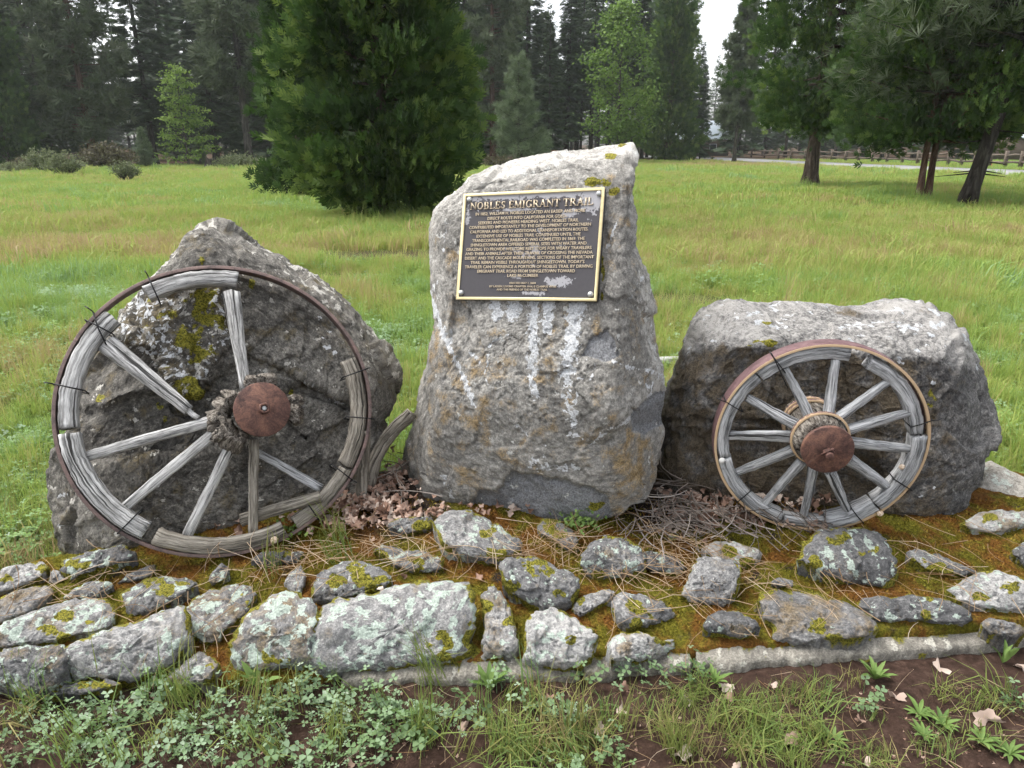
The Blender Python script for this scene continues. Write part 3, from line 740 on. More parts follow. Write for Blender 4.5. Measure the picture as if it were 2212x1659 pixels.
for i, (poly, hh, fr, lic, mo) in enumerate(ST):
    nth, nr = (96, 27) if len(poly) > 12 or fr else (72, 20)
    o = resample(poly, nth); c = o.mean(0); o = c + (o - c) * 1.12
    o = o + (vnoise(np.stack([o[:, 0] * .09, o[:, 1] * .09, 0 * o[:, 0] + i], -1)) - .5)[:, None] * (o - c) * 0.10
    t = np.linspace(0.01, 1, nr) ** 0.8
    px = c + t[:, None, None] * (o - c)[None]
    wig = np.array([srng.normal() * .07, srng.normal() * .07 - (0.10 if fr else 0.0), 0])
    nt = S_N + wig; nt /= np.linalg.norm(nt)
    pc = on_plane((c[0], c[1] - (0.15 * np.ptp(o[:, 1]) if fr else 0)), np.array([0, 1.8, 0.060 + (0.85 if fr else 0.62) * hh]), S_N)
    pls = [(pc, nt)]
    b = o[o[:, 1].argmax()]
    pb = on_plane((c[0], b[1]), np.array([0, 1.8, 0.055 + 0.004]), S_N)
    nf, _, _ = frame(R((26 if fr else 40) + srng.normal() * 6), R(srng.normal() * 10))
    pls.append((pb, nf))
    d, T = entry(px, pls, 130)
    T = T + (0.012 + 0.18 * hh) * (t ** 10)[:, None]
    G = CAM + d * T[..., None]
    E = G[-1]; cen = E.mean(0); sk = []
    for s in (0.35, 1.0):
        q = cen + (E - cen) * (1 - 0.10 * s); q[:, 2] = E[:, 2] - 0.13 * s; q[:, 1] += 0.02 * s; sk.append(q)
    G = np.concatenate([G, np.stack(sk)])
    n = normals_of(G)
    sz = np.sqrt(np.ptp(E[:, 0]) * 0.25)
    e = (fbm(G * 9 + i, 4, 70) - 0.5) * 0.02 * sz / .3 + facets(G, 0.08, 0.11, 600 + i) + (fbm(G * 70, 3, 75, .7) - 0.5) * 0.009 - 0.007 * sstep(0.62, 0.72, fbm(G * 75, 2, 77))
    G = G + n * e[..., None]
    mo_a = np.full(px.shape[:2], -0.15); wpx = warp(px, 11, .035, 700 + i)
    for (mx, my) in mo:
        r0 = 18 if fr else 15
        mo_a = np.maximum(mo_a, 0.66 * blob(wpx, mx, my, r0 * 2.0 * (0.7 + 0.6 * srng.random()), r0 * 1.2))
    mo_a = np.maximum(mo_a, 0.56 * sstep(0.84, 1.0, t)[:, None] * np.ones(nth))
    mo_a = np.concatenate([mo_a, np.full((2, nth), 0.4)])
    V = np.concatenate([G.reshape(-1, 3), G[0].mean(0)[None]])
    j = np.arange(nth); cap = np.stack([(j + 1) % nth, j, np.full(nth, len(V) - 1)], -1)
    F = [grid_faces(G.shape[0], nth, True)[:, ::-1], cap[:, ::-1]]
    at = rock_attrs(V, {'moss': np.append(mo_a.ravel(), mo_a[0, 0]), 'lich': np.full(len(V), lic), 'brown': np.full(len(V), 0.05 + 0.5 * srng.random() ** 2), 'tone_shift': srng.normal() * 0.7}, 200 + i, 38)
    put('stone', V, F, M['paver'], plat, attrs=at)

# pale flat rock lying past the end of the platform
PR = poly_z(2200, 1100, 4.147, [(860, 200), (930, 150), (1000, 130), (1150, 215), (1300, 290), (1420, 420), (1380, 640), (1200, 720), (1000, 690), (860, 640), (700, 560), (700, 420)])
n_p, _, _ = frame(R(70), R(-10))
pp = on_z(2175, 1090, 0.17)
V, F, A = boulder(PR, tuple(np.mean(PR, 0)), [(pp, n_p)], 160, 50, 0.10, None, lambda G, A, _: (fbm(G * 6, 4, 81) - .5) * .05 + (fbm(G * 30, 3, 82) - .5) * .012,
                  lambda p: {'lich': 0.2 + 0 * p[..., 0], 'moss': 0.3 * blob(p, 2135, 1110, 30, 30)}, edge=(0.04, 8))
put('flat_rock', V, F, M['pale_rock'], attrs=A, label='pale cream flat rock at the end of the platform beside the block boulder', cat='rock')
# ------------------------------------------------------------------ wagon wheels
def seg_wood(p0, p1, w0, w1, d0, d1, n, k=10, seg=12, jag=0.002, seed=0, power=2.6, ends=0.0):
    """tapered squarish bar from p0 to p1, width across (w) and depth along n (d), slightly warped"""
    p0, p1, n = map(np.asarray, (p0, p1, n))
    L = np.linalg.norm(p1 - p0); T = (p1 - p0) / L
    n = n - T * (n @ T); n /= np.linalg.norm(n); B = np.cross(T, n)
    ts = np.linspace(0, 1, k); th = (np.arange(seg) + 0.5) * 2 * math.pi / seg
    cs = np.sign(np.cos(th)) * np.abs(np.cos(th)) ** (2 / power); sn = np.sign(np.sin(th)) * np.abs(np.sin(th)) ** (2 / power)
    V = []; g = []
    for t in ts:
        w, d = w0 + (w1 - w0) * t, d0 + (d1 - d0) * t
        bow = 0.004 * math.sin(math.pi * t) * math.sin(seed * 3.1)
        V.append(p0 + T * (L * t) + B * (cs[:, None] * w / 2 + bow) + n * (sn[:, None] * d / 2))
        g.append(np.stack([np.full(seg, L * t + seed * 1.7), cs * w / 2, sn * d / 2], -1))
    V = np.concatenate(V); g = np.concatenate(g)
    V = V + (np.stack([vnoise(V * 60, 301 + seed + i) for i in range(3)], -1) - 0.5) * 2 * jag
    if ends:                                      # splintered ends
        e = (vnoise(g * np.array([0, 90, 90]) + seed, 330) - 0.5) * ends
        V[:seg] += T * e[:seg, None]; V[-seg:] += T * e[-seg:, None]
    c = np.stack([V[:seg].mean(0), V[-seg:].mean(0)])
    g = np.concatenate([g, [[seed * 1.7, 0, 0]], [[L + seed * 1.7, 0, 0]]])
    n0 = len(V); V = np.concatenate([V, c]); j = np.arange(seg); j2 = (j + 1) % seg
    F = [grid_faces(k, seg, True), np.concatenate([np.stack([np.full(seg, n0), j2, j], -1), np.stack([np.full(seg, n0 + 1), n0 - seg + j, n0 - seg + j2], -1)])]
    return V, F, g

def arc_wood(c, n, u, v, a0, a1, r0, r1, h0, h1, k=26, jag=0.0025, seed=0, drop=0.0, ends=0.006):
    """a felloe: curved bar between radii r0..r1 and offsets h0..h1 along n, angles a0..a1 (rad)"""
    prof = [(0, 0), (.12, -.06), (.5, -.06), (.88, -.06), (1, 0), (1.04, .25), (1.04, .75), (1, 1), (.88, 1.06), (.5, 1.06), (.12, 1.06), (0, 1), (-.04, .75), (-.04, .25)]
    m = len(prof); V = []; g = []
    for i, t in enumerate(np.linspace(0, 1, k)):
        a = a0 + (a1 - a0) * t
        e = c - n * 0
        rad = np.cos(a) * u + np.sin(a) * v
        dr = drop * t
        for pr, ph in prof:
            r = r0 + (r1 - r0) * pr - dr; h = h0 + (h1 - h0) * ph
            V.append(c + rad * r + n * h); g.append((a * (r0 + r1) / 2 + seed * 2.3, (r - r0), h))
    V = np.array(V); g = np.array(g)
    V = V + (np.stack([fbm(V * 45, 2, 351 + seed + i) for i in range(3)], -1) - 0.5) * 3 * jag
    e = (vnoise(g * np.array([0, 70, 70]) + seed * 3, 360) - 0.5) * ends
    tang0 = -np.sin(a0) * u + np.cos(a0) * v; tang1 = -np.sin(a1) * u + np.cos(a1) * v
    V[:m] += tang0 * e[:m, None]; V[-m:] += tang1 * e[-m:, None]
    n0 = len(V); V = np.concatenate([V, [V[:m].mean(0)], [V[-m:].mean(0)]]); g = np.concatenate([g, [g[:m].mean(0)], [g[n0 - m:n0].mean(0)]])
    j = np.arange(m); j2 = (j + 1) % m
    F = [grid_faces(k, m, True), np.concatenate([np.stack([np.full(m, n0), j2, j], -1), np.stack([np.full(m, n0 + 1), n0 - m + j, n0 - m + j2], -1)])]
    return V, F, g

def tyre_ring(c, n, u, v, r_out, th, h0, h1, seg=160, wob=0.0, seed=0):
    a = np.arange(seg) * 2 * math.pi / seg
    rad = np.cos(a)[:, None] * u + np.sin(a)[:, None] * v
    w = wob * (np.sin(2 * a + seed) + 0.6 * np.sin(3 * a + 2 * seed))
    prof = [(r_out - th, h1), (r_out - 0.15 * th, h1), (r_out, h1 - 0.0015), (r_out, h0), (r_out - th, h0), (r_out - th, h1)]
    V = np.concatenate([np.asarray(c) + rad * (r + w)[:, None] + n * h for r, h in prof])
    e = np.concatenate([np.full(seg, 1.0 if abs(h - h1) < 1e-6 and r > r_out - 0.5 * th else (0.9 if abs(h - h1) < 1e-6 else 0.0)) for r, h in prof])
    return V, grid_faces(len(prof), seg, True), e

def ang_of(px, c, n, u, v):
    d = on_plane(np.array(px, float), c, n) - c
    return math.atan2(d @ v, d @ u), float(np.hypot(d @ v, d @ u))

def tie(c, n, u, v, a, r0, r1, h0, h1, parent, tilt=0.0, tail=0.0, rad=0.0026):
    """loop of black wire round tyre and felloe, with a twisted tail"""
    rd = lambda x: math.cos(a + x) * u + math.sin(a + x) * v
    q = []
    for (r, h, s) in ((r1, h0, 0), (r1, h1, 0), ((r0 + r1) / 2, h1 + .002, tilt / 2), (r0, h1, tilt), (r0, h0, tilt), ((r0 + r1) / 2, h0 - .002, tilt / 2), (r1, h0, 0)):
        q.append(c + rd(s) * r + n * h)
    parts = [tube(np.array(q), rad, 6)]
    if tail:
        e = c + rd(0) * r1 + n * h1
        parts.append(tube(np.array([e, e + rd(0) * tail * .5 + n * .006, e + rd(0.02) * tail]), rad * .9, 6))
    V, F = join(parts)
    put('wire_tie', V, F, M['wire'], parent)

def disc(c, n, r, h, seg=64, bev=0.003):
    u = np.cross([0, 0, 1.0], n); u /= np.linalg.norm(u); v = np.cross(n, u)
    return lathe(c, n, u, v, [(0.0005, -h), (r - bev, -h), (r, -h + bev), (r, -bev), (r - bev, 0), (0.0005, 0)], seg)

def hexnut(c, n, r, h, roll=0.3):
    u = np.cross([0, 0, 1.0], n); u /= np.linalg.norm(u); v = np.cross(n, u)
    th = np.arange(6) * math.pi / 3 + roll
    ring = np.cos(th)[:, None] * u + np.sin(th)[:, None] * v
    pr = [(r, 0), (r, h * .85), (r * .92, h), (r * .62, h), (r * .55, h * .45), (0.0005, h * .45)]
    return np.concatenate([c + ring * a + n * b for a, b in pr]), grid_faces(len(pr), 6, True)

# ---- the large broken wheel
C0, n0, u0, v0, R0 = LW_C, LW_N, LW_U, LW_V, LW_R
base = C0 - v0 * R0
lw = empty('wagon_wheel', tuple(base), 'large broken wagon wheel with missing spokes and thin rusty tyre against the dark peaked boulder', 'wagon wheel')
V, F, e = tyre_ring(C0, n0, u0, v0, R0, 0.012, -0.048, 0.0, 200, 0.0022, 1.0)
put('iron_tyre', V, F, M['tyre_rust'], lw, attrs={'edge': e})
for i, (pa, pb, r0, r1, h0, h1, m, drop) in enumerate((
        ((513, 600), (308, 622), R0 - .072, R0 - .020, -.050, .000, 'wood', 0.0),
        ((250, 690), (142, 925), R0 - .074, R0 - .020, -.052, .004, 'wood', 0.0),
        ((158, 935), (312, 1152), R0 - .076, R0 - .016, -.050, .012, 'wood', 0.0),
        ((335, 1158), (618, 1150), R0 - .070, R0 - .016, -.052, .004, 'wood_dark', 0.0),
        ((640, 1135), (757, 1018), R0 - .064, R0 - .016, -.050, .000, 'wood_dark', 0.0),
        ((766, 1012), (772, 768), R0 - .074, R0 - .018, -.055, -.010, 'wood_dark', 0.0))):
    a0, _ = ang_of(pa, C0, n0, u0, v0); a1, _ = ang_of(pb, C0, n0, u0, v0)
    if a1 < a0: a1 += 2 * math.pi
    V, F, g = arc_wood(C0, n0, u0, v0, a0, a1, r0, r1, h0, h1, 30, 0.003, i, drop)
    put('felloe', V, F, M[m], lw, attrs={'grain': g})
for i, (po, pi_, wo_, wi, ho, hi_, m) in enumerate((
        ((500, 634), (530, 842), .066, .034, -.02, .05, 'wood'), ((233, 744), (408, 886), .072, .040, -.03, .04, 'wood'),
        ((190, 985), (462, 908), .036, .040, -.02, .045, 'wood'), ((268, 1097), (470, 930), .034, .042, -.02, .045, 'wood'),
        ((404, 1156), (500, 960), .036, .040, -.02, .035, 'wood'), ((547, 1152), (549, 950), .034, .036, -.02, .02, 'wood_dark'),
        ((695, 1056), (545, 972), .036, .030, -.06, -.05, 'wood_grey'))):
    A_ = on_plane(np.array(po, float), C0 + n0 * ho, n0); B_ = on_plane(np.array(pi_, float), C0 + n0 * hi_, n0)
    V, F, g = seg_wood(A_, B_, wo_, wi, wo_ * .8, wi * .85, n0, 14, 14, 0.0022, i + 1, 3.0, 0.010)
    sp = put('spoke', V, F, M[m], lw, attrs={'grain': g})
    if i == 1:                                     # tenon at the hub end
        T = (B_ - A_) / np.linalg.norm(B_ - A_)
        V, F, g = seg_wood(B_ - T * .01, B_ + T * .045, .022, .018, .018, .016, n0, 4, 10, 0.001, 31, 4)
        put('tenon', V, F, M['wood'], sp, attrs={'grain': g})
# hub: iron cap on rotten wood
nh, uh, vh = frame(R(25), R(28))
PL = on_plane(np.array((567.0, 884.0)), C0 + n0 * 0.125, n0)
PLr = 0.098
hubp = PL - nh * 0.16
rr = []
for s, rad in ((0.0, .070), (.3, .088), (.55, .095), (.8, .092), (1.0, .088)):
    th = np.arange(40) * 2 * math.pi / 40
    q = hubp + nh * (0.15 * s) + rad * (np.cos(th)[:, None] * uh + np.sin(th)[:, None] * vh)
    q = q + (np.cos(th)[:, None] * uh + np.sin(th)[:, None] * vh) * (fbm(np.stack([np.cos(th) * 5, np.sin(th) * 5, 0 * th + s * 2], -1), 3, 401) - 0.6)[:, None] * 0.05
    rr.append(q)
V = np.concatenate(rr); g = np.stack([(V - hubp) @ nh, (V - hubp) @ uh, (V - hubp) @ vh], -1)
hub = put('hub', V, grid_faces(5, 40, True), M['wood_rot'], lw, attrs={'grain': g})
hr = np.random.default_rng(3)
for i, (x, y, lx, ly, w) in enumerate(((478, 897, -40, 8, 34), (482, 915, -44, 18, 36), (490, 930, -36, 26, 32), (500, 945, -26, 34, 30), (488, 875, -34, -14, 26), (515, 952, -8, 36, 26),
                                       (545, 828, -4, -16, 26), (562, 824, 2, -14, 22), (582, 824, 6, -14, 24), (636, 866, 16, -4, 24), (638, 890, 18, 6, 26), (500, 862, -20, -22, 22), (632, 905, 12, 12, 18),
                                       (470, 905, -22, 4, 20), (476, 938, -22, 20, 20))):
    o0 = C0 + n0 * (0.035 + 0.02 * hr.random())
    a_ = on_plane(np.array((x - lx * .25, y - ly * .25)), o0 + n0 * .05, n0); b_ = on_plane(np.array((x + lx * .6, y + ly * .6)), o0 - n0 * .0, n0)
    V, F, g = seg_wood(a_, b_, w * .0022, w * .0015, .06, .035, n0, 9, 12, 0.006, 40 + i, 3.0, 0.02)
    put('rotten_chunk', V, F, M['wood_rot'], hub, attrs={'grain': g})
V, F = disc(PL, nh, PLr, 0.013, 80); V = V + (fbm(V * 55, 3, 455)[:, None] - .5) * .004
plate = put('hub_cap', V, F, M['iron_rust'], lw, smooth=False)
Pn = on_plane(np.array((570.0, 883.0)), PL, nh)
V, F = hexnut(Pn, nh, 0.0215, 0.026, 0.2); put('nut', V, F, M['iron_rust'], plate, smooth=False)
V, F = disc(Pn + nh * 0.020, nh, 0.009, 0.012, 20, .0015); put('bolt_end', V, F, M['zinc'], plate)
for px, tl, ta in (((330, 615), .02, .02), ((222, 690), .14, .03), ((205, 705), -.02, .0), ((128, 832), .02, .025), ((278, 1125), .02, .0), ((795, 797), -.02, .015), ((796, 905), .0, .01), ((755, 1035), .03, .02), ((660, 1090), .02, .0)):
    a, _ = ang_of(px, C0, n0, u0, v0)
    tie(C0, n0, u0, v0, a, R0 - .097, R0 + .003, -.058, .016, lw, tl, ta)

# ---- pieces lying loose by it
def loose(name, pts, Y0, w, m, label, cat='wood piece'):
    P_ = np.array([on_plane(np.array(p, float), np.array([0, y, 0]), np.array([0, 1.0, 0.0])) for p, y in zip(pts, Y0)])
    t = np.linspace(0, len(P_) - 1, 26)
    C_ = np.stack([np.interp(t, np.arange(len(P_)), P_[:, i]) for i in range(3)], -1)
    for _ in range(3): C_[1:-1] = (C_[:-2] + 2 * C_[1:-1] + C_[2:]) / 4
    T = np.gradient(C_, axis=0); T /= np.linalg.norm(T, axis=1, keepdims=True)
    back = np.array([0, 1.0, 0.2]); n = back - T * (T @ back)[:, None]; n /= np.linalg.norm(n, axis=1, keepdims=True); B = np.cross(T, n)
    th = (np.arange(14) + .5) * 2 * math.pi / 14
    cs = np.sign(np.cos(th)) * np.abs(np.cos(th)) ** .75; sn = np.sign(np.sin(th)) * np.abs(np.sin(th)) ** .75
    V = (C_[:, None] + B[:, None] * (cs * w / 2)[None, :, None] + n[:, None] * (sn * w * .4)[None, :, None]).reshape(-1, 3)
    L = np.concatenate([[0], np.cumsum(np.linalg.norm(np.diff(C_, axis=0), axis=1))])
    g = np.stack([np.repeat(L, 14) + 5 * w, np.tile(cs * w / 2, 26), np.tile(sn * w * .4, 26)], -1)
    V = V + (np.stack([vnoise(V * 50, 421 + i) for i in range(3)], -1) - .5) * .007
    k = len(V); V = np.concatenate([V, V[:14].mean(0)[None], V[-14:].mean(0)[None]]); g = np.concatenate([g, g[:1] * [1, 0, 0], g[-1:] * [1, 0, 0]])
    j = np.arange(14); j2 = (j + 1) % 14
    F = [grid_faces(26, 14, True), np.concatenate([np.stack([np.full(14, k), j2, j], -1), np.stack([np.full(14, k + 1), k - 14 + j, k - 14 + j2], -1)])]
    put(name, V, F, M[m], attrs={'grain': g}, label=label, cat=cat)
loose('loose_felloe', [(890, 893), (856, 922), (830, 955), (810, 995), (797, 1050)], [2.72, 2.71, 2.70, 2.68, 2.66], .056, 'wood_dark', 'curved grey rim piece leaning between the peaked boulder and standing stone')
loose('wooden_stake', [(789, 930), (785, 1000), (781, 1082)], [2.62, 2.60, 2.57], .047, 'wood_dark', 'short upright cracked wooden stake beside the large wheel rim')
loose('loose_spoke', [(522, 1124), (610, 1097), (692, 1072)], [2.33, 2.36, 2.40], .046, 'wood_dark', 'brown weathered spoke lying loose inside the large wheel at its foot')

# ---- the small whole wheel
C1, n1, u1, v1, R1 = RW_C, RW_N, RW_U, RW_V, RW_R
ZR = lambda a, b: ((1720 + a / 3.19) * 0.8848, (800 + b / 3.19) * 0.8848)
rw = empty('wagon_wheel', tuple(C1 - v1 * R1), 'small twelve-spoked wagon wheel with broad purple-rust tyre against the grey block boulder', 'wagon wheel')
V, F, e = tyre_ring(C1, n1, u1, v1, R1, 0.010, -0.062, 0.0, 180, 0.0012, 2.0)
put('iron_tyre', V, F, M['tyre_band'], rw, attrs={'edge': e})
for i, (pa, pb, r0, r1, h0, h1, dr) in enumerate((
        ((1150, 190), (400, 350), R1 - .058, R1 - .012, -.052, -.006, 0.0),
        ((395, 360), (120, 1010), R1 - .052, R1 - .012, -.055, -.004, 0.0),
        ((128, 1030), (600, 1490), R1 - .056, R1 - .011, -.055, -.002, 0.0),
        ((620, 1510), (950, 1530), R1 - .048, R1 - .014, -.056, -.012, 0.0),
        ((955, 1525), (1340, 1400), R1 - .060, R1 - .010, -.055, -.002, 0.0),
        ((1360, 1400), (1710, 850), R1 - .060, R1 - .011, -.055, .002, 0.0),
        ((1725, 830), (1330, 235), R1 - .066, R1 - .020, -.058, -.008, 0.0))):
    a0, _ = ang_of(ZR(*pa), C1, n1, u1, v1); a1, _ = ang_of(ZR(*pb), C1, n1, u1, v1)
    if a1 < a0: a1 += 2 * math.pi
    V, F, g = arc_wood(C1, n1, u1, v1, a0, a1, r0, r1, h0, h1, 24, 0.0028, 60 + i, 0)
    put('felloe', V, F, M['wood_grey'], rw, attrs={'grain': g})
for i, (pi_, po) in enumerate((((960, 720), (1025, 210)), ((1010, 720), (1440, 410)), ((1100, 800), (1620, 650)), ((1120, 890), (1635, 945)), ((1120, 1020), (1450, 1260)), ((980, 1120), (1130, 1450)),
                               ((850, 1080), (770, 1470)), ((760, 1040), (460, 1380)), ((700, 945), (240, 1130)), ((690, 850), (180, 840)), ((750, 775), (330, 540)), ((830, 720), (620, 310)))):
    A_ = on_plane(np.array(ZR(*po)), C1 + n1 * -.025, n1); B_ = on_plane(np.array(ZR(*pi_)), C1 + n1 * .035, n1)
    k = 1 + .12 * math.sin(i * 5.1)
    V, F, g = seg_wood(A_, B_, .029 * k, .040 * k, .030, .036, n1, 14, 14, 0.002, 80 + i, 2.5, 0.006)
    put('spoke', V, F, M['wood_grey'], rw, attrs={'grain': g})
hc = on_plane(np.array(ZR(910, 880)), C1 + n1 * .07, n1)
Vh, Fh = lathe(hc, n1, u1, v1, [(.060, -.235), (.082, -.225), (.086, -.10), (.094, -.06), (.092, -.02), (.088, .010), (.080, .022), (.040, .024), (.0005, .024)], 56)
dv = (Vh - hc); dv = dv - np.outer(dv @ n1, n1)
Vh = Vh + dv * ((fbm(Vh * 30, 3, 441) - .5) * .22)[:, None] + n1 * ((fbm(Vh * 60, 2, 442) - .5) * .02)[:, None] * (np.linalg.norm(dv, axis=1) > .03)[:, None]
hub = put('hub', Vh, Fh, M['wood_rot'], rw, attrs={'grain': np.stack([(Vh - hc) @ n1, (Vh - hc) @ u1, (Vh - hc) @ v1], -1)})
for h in (-.012, -.14, -.165):
    V, F, e = tyre_ring(hc, n1, u1, v1, .1015 if h > -.1 else .098, .008, h - .012, h, 72, .0008, h * 50)
    put('hub_band', V, F, M['tyre_band'], hub, attrs={'edge': np.where(e > 0, 1.0, 0.55)})
pc = on_plane(np.array(ZR(962, 955)), C1 + n1 * .135, n1)
V, F = disc(pc, n1, .0865, .018, 80); V = V + (fbm(V * 55, 3, 456)[:, None] - .5) * .004; cap = put('hub_cap', V, F, M['iron_rust'], rw, smooth=False)
bc = on_plane(np.array(ZR(960, 975)), pc, n1)
V, F = hexnut(bc, n1, .021, .016, .5); put('nut', V, F, M['iron_rust'], cap, smooth=False)
V, F = disc(bc + n1 * .034, n1, .0135, .036, 28, .002); put('bolt_end', V, F, M['iron_rust'], cap)
V, F = tube(np.array([bc + n1 * .012 - u1 * .024 - v1 * .004, bc + n1 * .020 - u1 * .012 + v1 * .012, bc + n1 * .018 + u1 * .004 + v1 * .020, bc + n1 * .022 + u1 * .010 + v1 * .026]), .0045, 7)
put('cotter_pin', V, F, M['iron_rust'], cap)
for px, tl, ta in (((540, 235), -.03, .02), ((170, 575), .03, .035), ((265, 1345), -.02, .0), ((1215, 1480), -.04, .0), ((1590, 1250), .02, .01), ((1755, 720), -.03, .03)):
    a, _ = ang_of(ZR(*px), C1, n1, u1, v1)
    tie(C1, n1, u1, v1, a, R1 - .068, R1 + .003, -.068, .006, rw, tl, ta, .0022)
V, F = tube(np.array([on_plane(np.array(ZR(a, b)), C1 + n1 * (.004 + .003 * i), n1) for i, (a, b) in enumerate(((540, 235), (575, 310), (615, 400), (650, 470)))]), .0022, 6)
put('wire_end', V, F, M['wire'], rw)

# ---- snail shells on the wheels
N = NT('snail_shell'); M['shell'] = N.bsdf(N.ramp(N.noise(N.pos(), 160, 3), [(0.35, (0.45, 0.30, 0.18)), (0.55, (0.72, 0.58, 0.44)), (0.7, (0.82, 0.74, 0.64))]), 0.4)
N = NT('white_shell'); M['shell_w'] = N.bsdf(N.mix(N.noise(N.pos(), 200, 3), (0.66, 0.65, 0.62), (0.85, 0.84, 0.81)), 0.5)
def snail(px, plane, n, r, m, label):
    c = on_plane(np.array(px, float), plane, n); s = np.linspace(0, 1, 70)
    a = s * 3.0 * 2 * math.pi; rad = r * (1 - s) ** .8
    u = np.cross([0, 0, 1.0], n); u /= np.linalg.norm(u); v = np.cross(n, u)
    path = c + n * (r * .25 + r * .75 * s)[:, None] + (np.cos(a) * rad * .55)[:, None] * u + (np.sin(a) * rad * .55)[:, None] * v
    V, F = tube(path, np.maximum(r * .06, rad * .52), 9)
    put('snail_shell', V, F, M[m], label=label, cat='snail shell', group='snail shells on the wheels')
snail((592, 1167), C0 + n0 * .008, n0, .014, 'shell', 'tan snail shell on the bottom rim of the large wheel')
snail(ZR(1365, 1445), C1 + n1 * .006, n1, .012, 'shell', 'cream snail shell at the lower rim joint of the small wheel')
snail(ZR(1533, 1082), C1 + n1 * .0, n1, .011, 'shell', 'brown and cream snail shell inside the rim of the small wheel')
snail(ZR(135, 1032), C1 + n1 * .004, n1, .012, 'shell_w', 'round white snail shell on the rim of the small wheel')

# ------------------------------------------------------------------ plaque
N = NT('plaque_panel'); P = N.obj()
pn = N.noise(P, 26, 8, 0.72, 0.5); pf = N.noise(P, 110, 4, 0.7)
worn = N.smooth(N.math('ADD', N.attr('worn'), N.math('MULTIPLY', N.math('SUBTRACT', N.math('ADD', N.math('MULTIPLY', pn, .7), N.math('MULTIPLY', pf, .3)), 0.5), 2.2)), 0.46, 0.53)
c = N.mix(worn, N.mix(pf, (0.052, 0.048, 0.052), (0.072, 0.068, 0.074)), N.mix(pf, (0.28, 0.275, 0.29), (0.40, 0.395, 0.41)))
M['plaque'] = N.bsdf(c, 0.6, N.bump(N.math('ADD', pf, worn), 0.15, 0.002), spec=0.35)
N = NT('polished_bronze'); M['bronze'] = N.bsdf(N.mix(N.noise(N.pos(), 70, 4), (0.62, 0.50, 0.25), (0.82, 0.72, 0.44)), 0.42, metal=0.55)
N = NT('letter_bronze'); M['letters'] = N.bsdf(N.mix(N.noise(N.pos(), 90, 4), (0.42, 0.32, 0.21), (0.70, 0.61, 0.46)), 0.5, metal=0.3)
PW, PH = 0.55, 0.406
pq = empty('bronze_plaque', tuple(PQ_C - PQ_V * PH / 2), 'dark bronze plaque with raised gilt lettering and border on the standing stone', 'plaque')
def pl(u, v, h=0.0):
    u = np.asarray(u, float)[..., None]; v = np.asarray(v, float)[..., None]
    return PQ_C + u * PQ_U + v * PQ_V + np.asarray(h, float)[..., None] * PQ_N
gu, gv = np.meshgrid(np.linspace(-PW / 2 + .008, PW / 2 - .008, 90), np.linspace(-PH / 2 + .008, PH / 2 - .008, 70))
uu, vv = gu / PW + .5, .5 - gv / PH                # 0..1 from top left
worn = 0.10 + np.maximum.reduce([sstep(.13, .03, vv) * .6, .8 * np.exp(-(((uu - .93) / .10) ** 2 + ((vv - .10) / .14) ** 2)), .62 * np.exp(-(((uu - .72) / .13) ** 2 + ((vv - .83) / .07) ** 2)),
                          .36 * np.exp(-(((uu - .5) / .36) ** 2 + ((vv - .56) / .22) ** 2)), .55 * np.exp(-(((uu - .03) / .04) ** 2 + ((vv - .2) / .12) ** 2)), .6 * np.exp(-(((uu - .78) / .10) ** 2 + ((vv - .22) / .05) ** 2)),
                          .55 * np.exp(-(((uu - .55) / .14) ** 2 + ((vv - .93) / .03) ** 2)), .5 * np.exp(-(((uu - .4) / .3) ** 2 + ((vv - .165) / .02) ** 2)), .45 * np.exp(-(((uu - .4) / .12) ** 2 + ((vv - .79) / .03) ** 2))])
V = pl(gu.ravel(), gv.ravel(), 0 * gu.ravel() + .002)
put('panel', V, grid_faces(70, 90), M['plaque'], pq, attrs={'worn': worn.ravel()}, smooth=False)
V, F = box(PQ_C - PQ_N * .012, (PQ_U, PQ_V, PQ_N), (PW / 2 - .001, PH / 2 - .001, .012)); put('backing', V, F, M['plaque'], pq, smooth=False)
def rect_ring(w, h, t, z0, z1):
    o = [(-w, -h), (w, -h), (w, h), (-w, h)]; i = [(a * (w - t) / w, b * (h - t) / h) for a, b in o]
    i2 = [(a * (w - t * .75) / w, b * (h - t * .75) / h) for a, b in o]; o2 = [(a * (w - t * .15) / w, b * (h - t * .15) / h) for a, b in o]
    rings = [[pl(a, b, z0) for a, b in o], [pl(a, b, z1 - .001) for a, b in o], [pl(a, b, z1) for a, b in o2], [pl(a, b, z1) for a, b in i2], [pl(a, b, z1 - .001) for a, b in i], [pl(a, b, z0) for a, b in i]]
    return np.array(rings).reshape(-1, 3), grid_faces(6, 4, True)
V, F = rect_ring(PW / 2, PH / 2, .0105, 0.0, .0075); put('border', V, F, M['bronze'], pq, smooth=False)
for a, b in ((.045, .055), (.965, .055), (.035, .935), (.955, .94)):
    c = pl((a - .5) * PW, (.5 - b) * PH, .002)
    V, F = lathe(c, PQ_N, PQ_U, PQ_V, [(.0105, 0), (.0105, .003), (.009, .007), (.006, .0095), (.0005, .0105)], 20); put('bolt', V, F, M['zinc'], pq)

